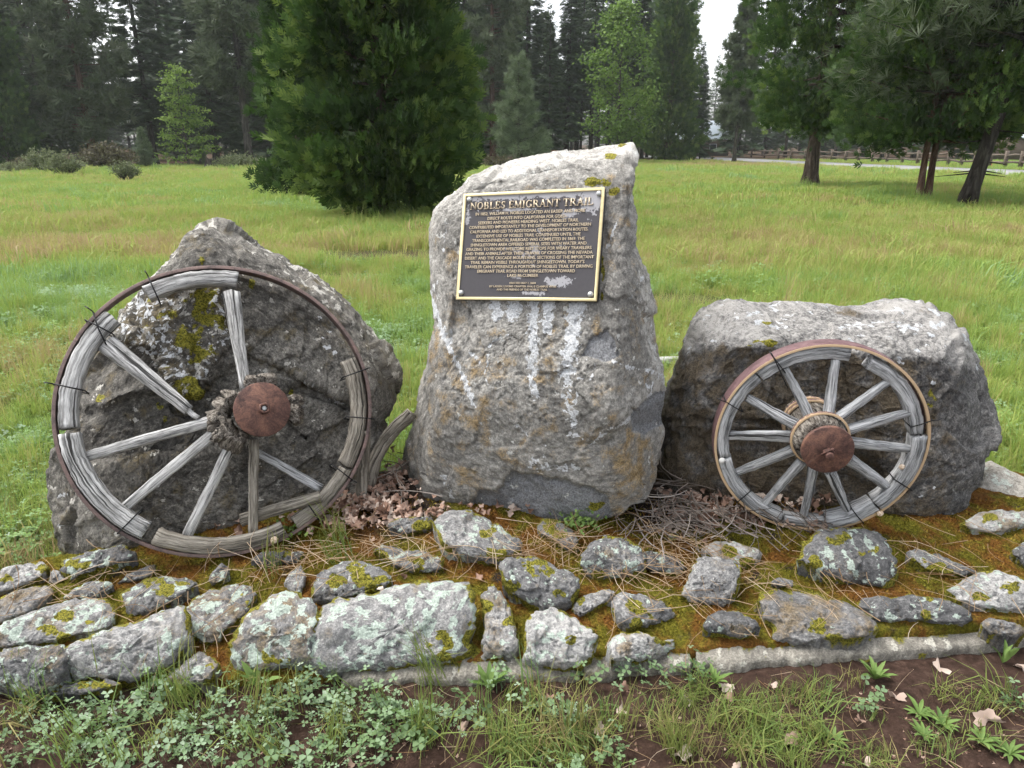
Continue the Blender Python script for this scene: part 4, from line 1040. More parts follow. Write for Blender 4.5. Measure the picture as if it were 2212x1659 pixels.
# title in serif capitals, built stroke by stroke (unit: cap height 1)
TK, TN, SF = .17, .075, .055
def st(x0, y0, x1, y1, w): return ('s', x0, y0, x1, y1, w)
def arc(cx_, cy_, rx, ry, a0, a1, wv): return ('a', cx_, cy_, rx, ry, a0, a1, wv)
def sf(x, y, w=.30): return ('s', x - w / 2, y, x + w / 2, y, SF)
GL = {
 'N': (1.0, [st(.16, 0, .16, 1, TN), st(.12, .98, .86, .04, TK), st(.86, 0, .86, 1, TN), sf(.12, .973, .26), sf(.16, .027), sf(.86, .973)]),
 'O': (1.0, [arc(.5, .5, .44, .5, 0, 360, 1)]),
 'B': (.84, [st(.2, 0, .2, 1, TK), st(.06, .965, .5, .965, .07), st(.06, .035, .52, .035, .07), st(.2, .52, .5, .52, .07), arc(.48, .745, .22, .255, -90, 90, 1), arc(.5, .275, .27, .275, -90, 90, 1)]),
 'L': (.78, [st(.2, 0, .2, 1, TK), sf(.2, .973, .36), st(.06, .035, .7, .035, .07), st(.70, .0, .72, .26, .06)]),
 'E': (.80, [st(.2, 0, .2, 1, TK), st(.06, .965, .68, .965, .07), st(.06, .035, .72, .035, .07), st(.2, .51, .52, .51, .06), st(.67, .98, .68, .76, .06), st(.71, .02, .73, .26, .06), st(.52, .40, .52, .62, .05)]),
 'S': (.70, [arc(.36, .745, .25, .255, 40, 270, 1), arc(.36, .26, .27, .26, -140, 90, 1), st(.58, .98, .60, .72, .055), st(.09, .02, .08, .28, .055)]),
 'M': (1.14, [st(.16, 0, .18, 1, TN), st(.18, .98, .56, .05, TK), st(.56, .05, .94, .98, TN), st(.96, 0, .94, 1, TK), sf(.13, .973, .22), sf(.16, .027), sf(.96, .027, .32), sf(.98, .973, .22)]),
 'I': (.42, [st(.21, 0, .21, 1, TK), sf(.21, .973, .38), sf(.21, .027, .38)]),
 'G': (.98, [arc(.5, .5, .44, .5, 42, 332, 1), st(.83, .03, .83, .40, TK * .9), sf(.80, .41, .34), st(.82, .70, .83, .98, .055)]),
 'R': (.92, [st(.2, 0, .2, 1, TK), st(.06, .965, .5, .965, .07), sf(.2, .027, .36), st(.2, .50, .5, .50, .065), arc(.48, .735, .24, .25, -90, 90, 1), st(.46, .50, .82, .03, TK), sf(.84, .027, .20)]),
 'A': (1.0, [st(.16, .02, .48, 1, TN), st(.46, 1, .82, .02, TK), st(.28, .34, .70, .34, .06), sf(.15, .027, .28), sf(.84, .027, .32)]),
 'T': (.84, [st(.42, 0, .42, 1, TK), st(.04, .965, .80, .965, .07), st(.055, .99, .045, .74, .055), st(.785, .99, .795, .74, .055), sf(.42, .027, .36)]),
}
def glyph(ch, x0, y0, s, h):
    out = []
    for q, e in enumerate(GL[ch][1]):
        z1 = h + .00012 * q
        if e[0] == 's':
            _, ax, ay, bx_, by, w = e
            d = np.array([bx_ - ax, by - ay]); d /= np.linalg.norm(d); m = np.array([-d[1], d[0]]) * w / 2
            pts = np.array([np.array([ax, ay]) - m, np.array([bx_, by]) - m, np.array([bx_, by]) + m, np.array([ax, ay]) + m])
            ring = [pts]; V2 = pts; k = 4
            V_ = np.concatenate([pl(x0 + s * V2[:, 0], y0 + s * V2[:, 1], np.full(4, .0018)), pl(x0 + s * V2[:, 0], y0 + s * V2[:, 1], np.full(4, z1))])
            F_ = [np.array([[4, 5, 6, 7]]), np.array([[0, 1, 5, 4], [1, 2, 6, 5], [2, 3, 7, 6], [3, 0, 4, 7]])]
            out.append((V_, F_))
        else:
            _, cx_, cy_, rx, ry, a0, a1, _w = e
            a = np.radians(np.linspace(a0, a1, 22)); w = TN + (TK - TN) * np.abs(np.cos(a)) ** 1.2
            ox, oy = cx_ + rx * np.cos(a), cy_ + ry * np.sin(a); ix, iy = cx_ + (rx - w) * np.cos(a), cy_ + (ry - np.where(np.abs(np.sin(a)) > .5, .075, w)) * np.sin(a)
            R4 = [pl(x0 + s * ox, y0 + s * oy, np.full(22, .0018)), pl(x0 + s * ox, y0 + s * oy, np.full(22, z1)), pl(x0 + s * ix, y0 + s * iy, np.full(22, z1)), pl(x0 + s * ix, y0 + s * iy, np.full(22, .0018))]
            out.append((np.concatenate(R4), grid_faces(4, 22)))
    return out
title = 'NOBLES EMIGRANT TRAIL'
wd = [0.42 if ch == ' ' else GL[ch][0] + .06 for ch in title]
cap_h = .0235; U0, U1 = (.055 - .5) * PW, (.935 - .5) * PW
sx = (U1 - U0) / sum(wd); x = U0
for ch, w in zip(title, wd):
    if ch != ' ':
        V, F = join(glyph(ch, x, (.5 - .119) * PH - sx * .5, sx, .0058))
        put('title_letter', V, F, M['letters'], pq, smooth=False)
    x += w * sx
LINES = [("IN 1852, WILLIAM H. NOBLES LOCATED AN EASIER AND MORE", .196, .10, .88), ("DIRECT ROUTE INTO CALIFORNIA FOR GOLD-", .241, .193, .757), ("SEEKERS AND PIONEERS HEADING WEST. NOBLES TRAIL", .280, .125, .84),
         ("CONTRIBUTED IMPORTANTLY TO THE DEVELOPMENT OF NORTHERN", .321, .06, .925), ("CALIFORNIA AND LED TO ADDITIONAL TRANSPORTATION ROUTES.", .363, .07, .91), ("EXTENSIVE USE OF NOBLES TRAIL CONTINUED UNTIL THE", .405, .12, .86),
         ("TRANSCONTINENTAL RAILROAD WAS COMPLETED IN 1869. THE", .446, .09, .89), ("SHINGLETOWN AREA OFFERED SEVERAL SITES WITH WATER AND", .487, .08, .905), ("GRAZING TO PROVIDE WELCOME REST STOPS FOR WEARY TRAVELERS", .528, .05, .94),
         ("AND THEIR ANIMALS AFTER THEIR TRAVAIL OF CROSSING THE NEVADA", .569, .045, .95), ("DESERT AND THE CASCADE MOUNTAINS. SECTIONS OF THE IMPORTANT", .610, .045, .96), ("TRAIL REMAIN VISIBLE THROUGHOUT SHINGLETOWN. TODAY'S", .651, .09, .90),
         ("TRAVELER CAN EXPERIENCE A PORTION OF NOBLES TRAIL BY DRIVING", .692, .05, .955), ("EMIGRANT TRAIL ROAD FROM SHINGLETOWN TOWARD", .733, .145, .84), ("LAKE McCUMBER", .773, .37, .59),
         ("ERECTED MAY 1, 2004", .842, .39, .575), ("BY LASSEN, LOOMIS CHAPTER 1914, E CLAMPUS VITUS", .873, .245, .72), ("AND THE FRIENDS OF THE NOBLES TRAIL", .902, .30, .66)]
deps = None
for i, (txt, vf, f0, f1) in enumerate(LINES):
    cu = bpy.data.curves.new('lettering', 'FONT'); cu.body = txt; cu.resolution_u = 2; cu.extrude = 0.03; cu.offset = 0.004; cu.size = 1.0
    to = bpy.data.objects.new('lettering', cu); COL.objects.link(to)
    bpy.context.view_layer.update()
    me0 = to.evaluated_get(bpy.context.evaluated_depsgraph_get()).to_mesh()
    n = len(me0.vertices); co = np.empty(n * 3, np.float32); me0.vertices.foreach_get('co', co); co = co.reshape(-1, 3)
    tr = [tuple(p.vertices) for p in me0.polygons]
    bpy.data.objects.remove(to); bpy.data.curves.remove(cu)
    ch = .0112 if i < 15 else .0072
    w0, w1 = co[:, 0].min(), co[:, 0].max()
    U = (f0 - .5) * PW + (co[:, 0] - w0) / (w1 - w0) * (f1 - f0) * PW
    Vv = (.5 - vf) * PH + (co[:, 1] / .70 - .5) * ch
    H = .0022 + (co[:, 2] + .03) / .06 * .0028
    byk = {}
    for t in tr: byk.setdefault(len(t), []).append(t)
    put('text_line', pl(U, Vv, H), [np.array(q) for q in byk.values()], M['letters'], pq, smooth=False)
# ------------------------------------------------------------------ foliage tools
def unit(a):
    a = np.asarray(a, float); return a / (np.linalg.norm(a, axis=-1, keepdims=True) + 1e-12)
def scatter(tV, tF, pos, ydir, zdir, scale):
    """copies of a small template: local +Y runs along ydir, local +Z near zdir"""
    Yd = unit(ydir); Xd = unit(np.cross(Yd, zdir)); Zd = np.cross(Xd, Yd)
    s = np.asarray(scale, float).reshape(-1, 1, 1)
    V = pos[:, None] + s * (tV[None, :, 0:1] * Xd[:, None] + tV[None, :, 1:2] * Yd[:, None] + tV[None, :, 2:3] * Zd[:, None])
    n, k = len(pos), len(tV)
    F = (tF[None] + (np.arange(n) * k)[:, None, None]).reshape(-1, tF.shape[1])
    return V.reshape(-1, 3), F
def fingers(L):
    """flat spray of pointed fingers [(root_y, angle_deg, length, width, lift)] -> template"""
    V, F = [], []
    for (y0, a, l, w, z) in L:
        a = math.radians(a); d = np.array([math.sin(a), math.cos(a), z]); p = np.array([d[1], -d[0], 0]); b = np.array([0, y0, 0])
        k = len(V); V += [b, b + d * l * .5 + p * w, b + d * l, b + d * l * .5 - p * w]; F += [(k, k + 1, k + 2), (k, k + 2, k + 3)]
    return np.array(V), np.array(F)
SPRAY_C = fingers([(0, 0, 1.0, .095, .05), (.10, 40, .58, .085, -.1), (.20, -38, .58, .085, .1), (.38, 34, .50, .08, .12), (.46, -34, .48, .08, -.12), (.04, -55, .45, .085, .1)])
FROND = fingers([(0, 0, 1.0, .06, -.08)] + [(y, s * (62 - 22 * y), .46 * (1.08 - .75 * y), .074, -.16) for y in (.08, .26, .44, .62, .80) for s in (-1, 1)])
_r = np.random.default_rng(2)
TUFT = fingers([(0, float(a), float(.8 + .3 * _r.random()), .022, float(z)) for a, z in zip(_r.uniform(-75, 75, 15), _r.uniform(-.9, .9, 15))])
TUFT_BG = fingers([(0, float(a), float(.8 + .3 * _r.random()), .085, float(z)) for a, z in zip(_r.uniform(-80, 80, 9), _r.uniform(-.9, .9, 9))])
LEAF = (np.array([(0, 0, 0), (.32, .35, .06), (.22, .8, .02), (0, 1, -.08), (-.22, .8, .02), (-.32, .35, .06)], float), np.array([(0, 1, 2), (0, 2, 3), (0, 3, 4), (0, 4, 5)]))

def leaf_mat(name, cols, trans=0.3, var=0.5, rough=0.65):
    N = NT(name)
    f = N.math('ADD', N.math('MULTIPLY', N.attr('tint'), 1 - var * .4), N.math('MULTIPLY', N.n('ObjectInfo').outputs['Random'], var * .4))
    return N.leaf(N.ramp(f, [(0.0, cols[0]), (0.5, cols[1]), (1.0, cols[2])]), trans, rough, 0.3)
M['cedar'] = leaf_mat('cedar_sprays', [(0.020, 0.046, 0.011), (0.053, 0.104, 0.022), (0.155, 0.22, 0.05)], .25)
M['fir'] = leaf_mat('fir_needles', [(0.026, 0.048, 0.022), (0.050, 0.086, 0.036), (0.11, 0.155, 0.066)], .22)
M['pine'] = leaf_mat('pine_needles', [(0.06, 0.085, 0.045), (0.105, 0.135, 0.075), (0.19, 0.215, 0.13)], .22)
M['youngpine'] = leaf_mat('young_pine_needles', [(0.085, 0.125, 0.06), (0.15, 0.20, 0.11), (0.24, 0.28, 0.17)], .25)
M['maple'] = leaf_mat('maple_leaves', [(0.07, 0.13, 0.025), (0.135, 0.225, 0.045), (0.24, 0.33, 0.08)], .42)
M['limetree'] = leaf_mat('spring_leaves', [(0.10, 0.18, 0.04), (0.18, 0.28, 0.06), (0.30, 0.40, 0.11)], .42)
M['shrubleaf'] = leaf_mat('shrub_leaves', [(0.09, 0.11, 0.055), (0.17, 0.20, 0.10), (0.28, 0.30, 0.18)], .25)
M['brownshrub'] = leaf_mat('brown_shrub_leaves', [(0.06, 0.045, 0.03), (0.11, 0.10, 0.055), (0.17, 0.17, 0.085)], .2)
def bark_mat(name, a, b, sc=1.0):
    N = NT(name); O = N.obj()
    v = N.noise(N.scaled(O, (9 * sc, 9 * sc, 1.6 * sc)), 1.0, 6, 0.7, 0.6)
    return N.bsdf(N.ramp(v, [(0.34, tuple(.3 * t for t in a)), (0.5, a), (0.68, b)]), 0.95, N.bump(v, 1.0, 0.06), spec=0.1)
M['bark_cedar'] = bark_mat('cedar_bark', (0.075, 0.055, 0.045), (0.17, 0.135, 0.115))
M['bark_red'] = bark_mat('red_bark', (0.10, 0.058, 0.042), (0.19, 0.125, 0.10))
M['bark_grey'] = bark_mat('grey_bark', (0.065, 0.058, 0.052), (0.15, 0.135, 0.12))
M['bark_dark'] = bark_mat('dark_bark', (0.04, 0.034, 0.03), (0.095, 0.085, 0.075))

def trunk_geo(H, r0, r1, rg, lean=(0, 0), n=22, flare=.5, seg=14, wob=.02):
    t = np.linspace(0, 1, n); z = t * H
    x = lean[0] * z + wob * H * .2 * (vnoise(P3(t * 4, 0 * t), int(rg.integers(99))) - .5); y = lean[1] * z + wob * H * .2 * (vnoise(P3(t * 4, 9 + 0 * t), int(rg.integers(99))) - .5)
    rad = r0 + (r1 - r0) * t ** .85 + flare * r0 * np.exp(-z / (r0 * 1.6))
    path = np.stack([x, y, z - .06], -1)
    V, F = tube(path, rad, seg)
    ang = np.arctan2(V[:, 1], V[:, 0])
    V = V + np.stack([np.cos(ang), np.sin(ang), 0 * ang], -1) * ((fbm(np.stack([np.cos(ang) * 3, np.sin(ang) * 3, V[:, 2] * .8], -1), 3, 5) - .5) * r0 * .45)[:, None]
    return V, F, path

def crown_mesh(name, V, F, tint, mat):
    return mesh_np(name, V, F, False, {'tint': tint}, mat)

def cedar(name, H, base_h, prof, nb, ns, mat, rg, r0=.28, spray=(.22, .36), lean=(0, 0), trunks=((0, 0),), bark='bark_cedar', droop=.15, clump=.42):
    """dense incense-cedar crown: boughs end in clumps of flat upright sprays; prof(hfrac, az) -> radius"""
    tp = []; limbs = []
    for (tx, ty) in trunks:
        V, F, path = trunk_geo(H * .9, r0, .03, rg, lean, flare=.6); V = V + [tx, ty, 0]; tp.append((V, F))
    P_, Y_, Z_, S_, T_ = [], [], [], [], []
    for b in range(nb):
        hf = rg.random() ** 1.08; az = rg.uniform(0, 2 * math.pi)
        rad = prof(hf, az) * (rg.uniform(.80, 1.06) if rg.random() < .75 else rg.uniform(.5, .8))
        z = base_h + hf * (H - base_h)
        out = np.array([math.cos(az), math.sin(az), 0])
        tip = np.array([lean[0] * z, lean[1] * z, z]) + out * rad + [0, 0, -droop * rad * (1 - hf) + .25 * hf * rad]
        root = np.array([lean[0] * z, lean[1] * z, max(base_h * .7, z - .25 * rad)])
        if b % 3 == 0:
            limbs.append(tube(np.array([root, root * .5 + tip * .5 + [0, 0, -.08 * rad], tip]), [.035 + .015 * rad, .022, .006], 5, False))
        cl = clump * rg.uniform(.7, 1.35); btint = rg.normal(0, .20)
        k = int(ns * rg.uniform(.7, 1.3))
        s = 1 - .62 * rg.random(k) ** 1.7                       # most near the tip
        c = root + (tip - root) * s[:, None] + rg.normal(0, 1, (k, 3)) * [cl, cl, cl * .95] * .62 * (.55 + .45 * s)[:, None]
        rel = c - (root + (tip - root) * .55)
        yd = unit(rel) * .9 + out * .45 + np.array([0, 0, .70]) + rg.normal(0, .28, (k, 3))
        P_.append(c); Y_.append(yd); Z_.append(np.cross(yd, [0, 0, 1]) + rg.normal(0, .5, (k, 3))); S_.append(rg.uniform(*spray, k)); T_.append(np.clip(.36 + btint + rg.normal(0, .15, k) + .34 * (rg.random(k) < .3), 0, 1))
    P_, Y_, Z_, S_, T_ = map(np.concatenate, (P_, Y_, Z_, S_, T_))
    V, F = scatter(*SPRAY_C, P_, Y_, Z_, S_)
    cm = crown_mesh(name + '_crown', V, F, np.repeat(T_, len(SPRAY_C[0])), mat)
    Vt, Ft = join(tp + limbs)
    return mesh_np(name + '_trunk', Vt, Ft, True, None, M[bark]), cm

def conifer(name, H, base_h, Lmax, whorls, per, nf, mat, rg, r0=.3, kind='fir', frond=(.55, .95), lean=(0, 0), bark='bark_grey', tpow=.75, droop=.25, dead=True):
    """whorled conifer; kind fir -> feather fronds along drooping branches, pine -> needle tufts at branch ends"""
    V, F, path = trunk_geo(H, r0, .025, rg, lean, flare=.35); tp = [(V, F)]
    P_, Y_, Z_, S_, T_ = [], [], [], [], []
    for w in range(whorls):
        hf = (w + .5) / whorls; z = base_h + hf * (H - base_h)
        for q in range(per):
            az = rg.uniform(0, 2 * math.pi); zz = z + rg.normal(0, .3 * (H - base_h) / whorls)
            L = Lmax * (1 - hf) ** tpow * rg.uniform(.55, 1.08) + .25
            if kind == 'pine': L *= .75 + .5 * rg.random()
            out = np.array([math.cos(az), math.sin(az), 0]); c0 = np.array([lean[0] * zz, lean[1] * zz, zz])
            dz = (-droop * (1 - hf) + .22 * hf) if kind == 'fir' else (.10 + .2 * hf - droop * .4 * (1 - hf))
            mid = c0 + out * L * .5 + [0, 0, dz * L * .35]; tip = c0 + out * L + [0, 0, dz * L + (.08 * L if kind == 'fir' else .12 * L)]
            if q % 2 == 0 or kind == 'pine':
                tp.append(tube(np.array([c0, mid, tip]), [.02 + .012 * L, .018, .006], 4, False))
            k = max(3, int(nf * (L / Lmax) ** .8)); s = rg.uniform(.25 if kind == 'fir' else .45, 1.02, k)
            side = np.array([-out[1], out[0], 0]); sp = rg.normal(0, 1, k) * L * (.16 if kind == 'fir' else .15) * (1.15 - s * .6)
            c = np.where((s < .5)[:, None], c0 + (mid - c0) * (s * 2)[:, None], mid + (tip - mid) * (s * 2 - 1)[:, None]) + side * sp[:, None] + np.stack([0 * s, 0 * s, rg.normal(0, .10 if kind == 'fir' else .22, k)], -1) * (1 if kind == 'fir' else L * .35)
            bt = rg.normal(0, .14)
            if kind == 'fir':
                yd = out + side * (np.sign(sp) * .8)[:, None] + np.array([0, 0, -.28]) + rg.normal(0, .25, (k, 3))
                zd = np.array([0, 0, 1.0]) + rg.normal(0, .35, (k, 3)); sc = rg.uniform(*frond, k) * (.6 + .4 * (1 - hf))
            else:
                yd = out * .9 + np.array([0, 0, .45]) + rg.normal(0, .55, (k, 3)); zd = rg.normal(0, 1, (k, 3)); sc = rg.uniform(*frond, k)
            P_.append(c); Y_.append(yd); Z_.append(zd); S_.append(sc); T_.append(np.clip(.42 + bt + rg.normal(0, .13, k), 0, 1))
    if dead:                                                   # bare snags under the crown
        for q in range(14):
            az = rg.uniform(0, 6.28); z = base_h * rg.uniform(.3, 1.0); L = rg.uniform(.4, 1.4); c0 = np.array([lean[0] * z, lean[1] * z, z])
            tp.append(tube(np.array([c0, c0 + [math.cos(az) * L, math.sin(az) * L, -.12 * L]]), [.025, .006], 4, False))
    P_, Y_, Z_, S_, T_ = map(np.concatenate, (P_, Y_, Z_, S_, T_))
    tm = FROND if kind == 'fir' else (TUFT_BG if frond[1] > .45 and H > 20 else TUFT)
    V, F = scatter(*tm, P_, Y_, Z_, S_)
    cm = crown_mesh(name + '_crown', V, F, np.repeat(T_, len(tm[0])), mat)
    Vt, Ft = join(tp)
    return mesh_np(name + '_trunk', Vt, Ft, True, None, M[bark]), cm

def broadleaf(name, H, base_h, W, nb, nl, mat, rg, leaf=(.16, .30), r0=.14, flat=1.0, shape=None, bark='bark_grey', layered=False):
    V, F, path = trunk_geo(H * .92, r0, .02, rg, (0, 0), flare=.3); tp = [(V, F)]
    P_, S_, T_, Y_ = [], [], [], []
    for b in range(nb):
        hf = rg.random(); z = base_h + hf * (H - base_h); az = rg.uniform(0, 6.283)
        rad = (shape(hf) if shape else math.sin(math.pi * min(1, .12 + .88 * hf)) ** .6) * W * rg.uniform(.35, 1.0)
        out = np.array([math.cos(az), math.sin(az), 0]); tip = out * rad + [0, 0, z]; root = np.array([0, 0, max(base_h * .6, z - rad * .7 * (0 if layered else 1))])
        if b % 2 == 0: tp.append(tube(np.array([root, root * .45 + tip * .55 + [0, 0, .06 * rad], tip]), [.03 + .01 * rad, .018, .005], 4, False))
        k = int(nl * rg.uniform(.6, 1.4)); cs = np.array([.20, .20, .05 if layered else .14]) * W * .62
        c = tip * (1 - .3 * rg.random((k, 1))) + root * 0 + rg.normal(0, 1, (k, 3)) * cs; c[:, 2] = z + rg.normal(0, 1, k) * cs[2]
        P_.append(c); Y_.append(out + rg.normal(0, .8, (k, 3)) + [0, 0, -.2]); S_.append(rg.uniform(*leaf, k)); T_.append(np.clip(.45 + rg.normal(0, .15) + rg.normal(0, .15, k), 0, 1))
    P_, Y_, S_, T_ = map(np.concatenate, (P_, Y_, S_, T_))
    V, F = scatter(*LEAF, P_, Y_, np.array([0, 0, 1.0]) + rg.normal(0, .55, (len(P_), 3)), S_)
    cm = crown_mesh(name + '_crown', V, F, np.repeat(T_, len(LEAF[0])), mat)
    Vt, Ft = join(tp)
    return mesh_np(name + '_trunk', Vt, Ft, True, None, M[bark]), cm

def shrub(name, r, h, stems, nl, mat, rg, leaf=(.04, .09), upright=.6, bark='bark_grey'):
    tp, P_, Y_, S_, T_ = [], [], [], [], []
    for s in range(stems):
        az = rg.uniform(0, 6.283); q = rg.random() ** .6; out = np.array([math.cos(az), math.sin(az), 0])
        tip = out * r * q + [0, 0, h * (1 - .55 * q * q) * rg.uniform(.65, 1.05)]; root = out * r * .15 * q
        midp = root * .5 + tip * .5 + out * r * .10 * (1 - upright) + [0, 0, .1 * h]
        tp.append(tube(np.array([root - [0, 0, .05], midp, tip]), [.012 + .008 * r, .008, .003], 4, False))
        k = int(nl * rg.uniform(.6, 1.4)); t = rg.uniform(.3, 1.03, k)
        c = np.where((t < .5)[:, None], root + (midp - root) * (2 * t)[:, None], midp + (tip - midp) * (2 * t - 1)[:, None]) + rg.normal(0, .05 * r + .02, (k, 3))
        P_.append(c); Y_.append(out * .5 + rg.normal(0, .7, (k, 3)) + [0, 0, .6]); S_.append(rg.uniform(*leaf, k)); T_.append(np.clip(.45 + rg.normal(0, .12) + rg.normal(0, .18, k), 0, 1))
    P_, Y_, S_, T_ = map(np.concatenate, (P_, Y_, S_, T_))
    V, F = scatter(*LEAF, P_, Y_, rg.normal(0, 1, (len(P_), 3)) + [0, 0, .8], S_)
    Vt, Ft = join(tp)
    return mesh_np(name + '_stems', Vt, Ft, True, None, M[bark]), crown_mesh(name + '_leaves', V, F, np.repeat(T_, len(LEAF[0])), mat)

def plant(name, meshes, loc, rz=0.0, sc=1.0, parts=('trunk', 'crown'), **kw):
    z = float(ground_z(np.array(loc[0]), np.array(loc[1])))
    root = empty(name, (loc[0], loc[1], z), **kw)
    for pn, me in zip(parts, meshes):
        link(pn, me, root)
    root.rotation_euler = (0, 0, rz); root.scale = (sc,) * 3 if np.isscalar(sc) else sc
    return root

def gx_at(px, Y):                      # ground x under a photo column at distance Y
    return (px - CX) / FPX * (Y * math.cos(PITCH) + CAM_H * math.sin(PITCH))

# ------------------------------------------------------------------ the near trees
rg = np.random.default_rng(21)
# big cedar left of the standing stone
p = on_z(834, 466)
def prof_a(hf, az):
    lob = 1 + .06 * math.sin(3 * az + 1) + .05 * math.sin(5 * az + 9 * hf) + .04 * math.sin(17 * hf + 2 * az)
    body = np.interp(hf, [0, .02, .055, .145, .25, .36, .6, .85, 1], [.34, .54, .80, 1.02, .93, .74, .46, .22, .05])
    return 2.22 * body * lob
plant('cedar_tree', cedar('cedar', 11.5, .62, prof_a, 430, 88, M['cedar'], rg, .20, (.20, .36), droop=.22, clump=.26), p[:2], 0.6,
      label='big round bushy cedar standing alone in the meadow behind the boulders', cat='tree')
# smaller cedar just behind it, showing at its side
def prof_b(hf, az): return 1.25 * np.interp(hf, [0, .1, .3, .6, 1], [.75, .95, 1, .7, .05]) * (1 + .1 * math.sin(4 * az + 7 * hf))
plant('cedar_tree', cedar('side_cedar', 7.0, .25, prof_b, 130, 50, M['cedar'], rg, .16, (.26, .42), clump=.34), (gx_at(655, 26), 26), 1.9,
      label='smaller lighter cedar peeping out from behind the big round cedar', cat='tree')
# cedar with thick flared trunk right of the standing stone
p = on_z(1747, 407)
def prof_c(hf, az): return 3.1 * np.interp(hf, [0, .05, .12, .3, .5, .75, 1], [.55, .80, .92, .95, .78, .5, .05]) * (1 + .13 * math.sin(3 * az + 4 + 6 * hf) + .07 * math.sin(7 * az + 11 * hf))
plant('cedar_tree', cedar('trunk_cedar', 14, 2.7, prof_c, 280, 72, M['cedar'], rg, .27, (.22, .38), droop=.32, clump=.40), p[:2], 2.2,
      label='dark cedar with thick flaring bare trunk nearest the road fence', cat='tree')
# twin-trunked cedar and the leaning pine beside it
p = on_z(1993, 438)
def prof_d(hf, az): return 2.75 * np.interp(hf, [0, .06, .14, .3, .55, .8, 1], [.60, .88, 1.0, .98, .82, .5, .05]) * (1 + .12 * math.sin(3 * az + 1 + 7 * hf) + .07 * math.sin(6 * az + 9 * hf))
plant('cedar_tree', cedar('twin_cedar', 9.5, 1.95, prof_d, 280, 74, M['cedar'], rg, .10, (.19, .33), droop=.20, clump=.29, trunks=((-.20, 0), (.21, .05)), bark='bark_red'), (p[0] * (1 + .6 / p[1]), p[1] + .6), .4,
      label='bushy cedar on two thin reddish trunks beside the leaning pine', cat='tree')
p = on_z(2088, 439)
plant('pine_tree', conifer('leaning_pine', 13, 2.9, 3.9, 18, 8, 40, M['pine'], rg, .21, 'pine', (.30, .48), lean=(.16, 0), bark='bark_dark', tpow=.5, droop=.15), (p[0] * (1 - .9 / p[1]), p[1] - .9), 0,
      label='dark pine leaning to the side with long grey-green needle tufts', cat='tree')

# ------------------------------------------------------------------ the wood behind the meadow
rg = np.random.default_rng(33)
protos = {
 'fir_a': conifer('fir_a', 30, 1.5, 3.9, 36, 8, 22, M['fir'], rg, .34, 'fir', (.7, 1.15)),
 'fir_b': conifer('fir_b', 26, 3.5, 3.2, 32, 8, 20, M['fir'], rg, .30, 'fir', (.7, 1.1), bark='bark_dark'),
 'fir_c': conifer('fir_c', 22, 0.5, 3.4, 30, 8, 22, M['fir'], rg, .26, 'fir', (.6, 1.0), tpow=.9),
 'pole': conifer('pole_fir', 28, 9.0, 2.5, 26, 7, 18, M['fir'], rg, .22, 'fir', (.7, 1.1), bark='bark_dark'),
 'pine_a': conifer('pine_a', 28, 2.5, 4.2, 28, 7, 42, M['pine'], rg, .36, 'pine', (.50, .80), bark='bark_red', tpow=.6),
 'pine_b': conifer('pine_b', 24, 5.0, 3.6, 26, 7, 40, M['pine'], rg, .32, 'pine', (.50, .80), bark='bark_grey', tpow=.55),
 'young': conifer('young_pine', 8, .3, 1.9, 20, 8, 30, M['youngpine'], rg, .12, 'pine', (.26, .42), tpow=.8, dead=False, droop=-.5),
 'cedar_bg': cedar('wood_cedar', 24, .6, lambda hf, az: 3.0 * np.interp(hf, [0, .1, .4, 1], [.8, 1, .8, .04]) * (1 + .15 * math.sin(4 * az + 20 * hf)), 260, 40, M['cedar'], rg, .30, (.5, .8), clump=.6),
}
maple = broadleaf('maple', 13.8, 2.2, 4.2, 130, 46, M['maple'], rg, (.22, .40))
lime = broadleaf('spring_tree', 7.6, .4, 2.5, 120, 30, M['limetree'], rg, (.14, .26), r0=.09, shape=lambda h: (1 - h) ** .7 * 1.0 + .12, layered=True)

def wood(px, Y, proto, sc, label, rz=None, name=None, group=None):
    nm = name or {'p': 'pine_tree', 'f': 'fir_tree', 'c': 'cedar_tree', 'y': 'pine_tree'}[proto[0]] if proto != 'pole' else 'fir_tree'
    plant(nm, protos[proto], (gx_at(px, Y), Y), rg.uniform(0, 6.28) if rz is None else rz, sc, label=label, cat='tree', group=group)
G1 = 'trees along the edge of the wood'
for px, Y, pr, sc, lab in (
    (18, 60, 'cedar_bg', .75, 'dense green cedar at the far end of the shrubs, foliage down to the ground'),
    (88, 63, 'fir_c', .55, 'short dark fir in front of the tall wood beside the dense green cedar'),
    (205, 64, 'pine_a', .95, 'tall grey-green pine with pale visible trunk behind the brown shrub'),
    (110, 72, 'fir_a', 1.0, 'tall blackish fir between the dense cedar and the grey-green pine'),
    (335, 72, 'fir_b', 1.0, 'dark fir rising between the grey-green pine and the lime-green tree'),
    (470, 76, 'fir_a', .95, 'dark fir directly behind the lime-green tree'),
    (540, 66, 'pine_b', 1.1, 'tall pine with straight reddish trunk beside the big round cedar'),
    (1010, 82, 'fir_c', 1.2, 'dark fir just past the big round cedar, behind the young pine'),
    (1065, 76, 'pine_a', .9, 'hazy grey pine behind the pale young pine'),
    (1185, 84, 'fir_c', .72, 'green fir between the pale young pine and the maple'),
    (1440, 82, 'cedar_bg', 1.0, 'tall narrow green cedar right behind the maple'),
    (1585, 74, 'pine_b', .62, 'grey pine standing in front of the rail fence'),
    (1500, 96, 'fir_c', .62, 'short fir in the gap of sky next to the grey pine'),
    (1172, 100, 'pine_b', .72, 'misty pine filling the gap between the pale young pine and the maple'),
    (1222, 92, 'fir_b', .74, 'slim fir next to the misty pine beside the maple')):
    wood(px, Y, pr, sc, lab, group=G1)
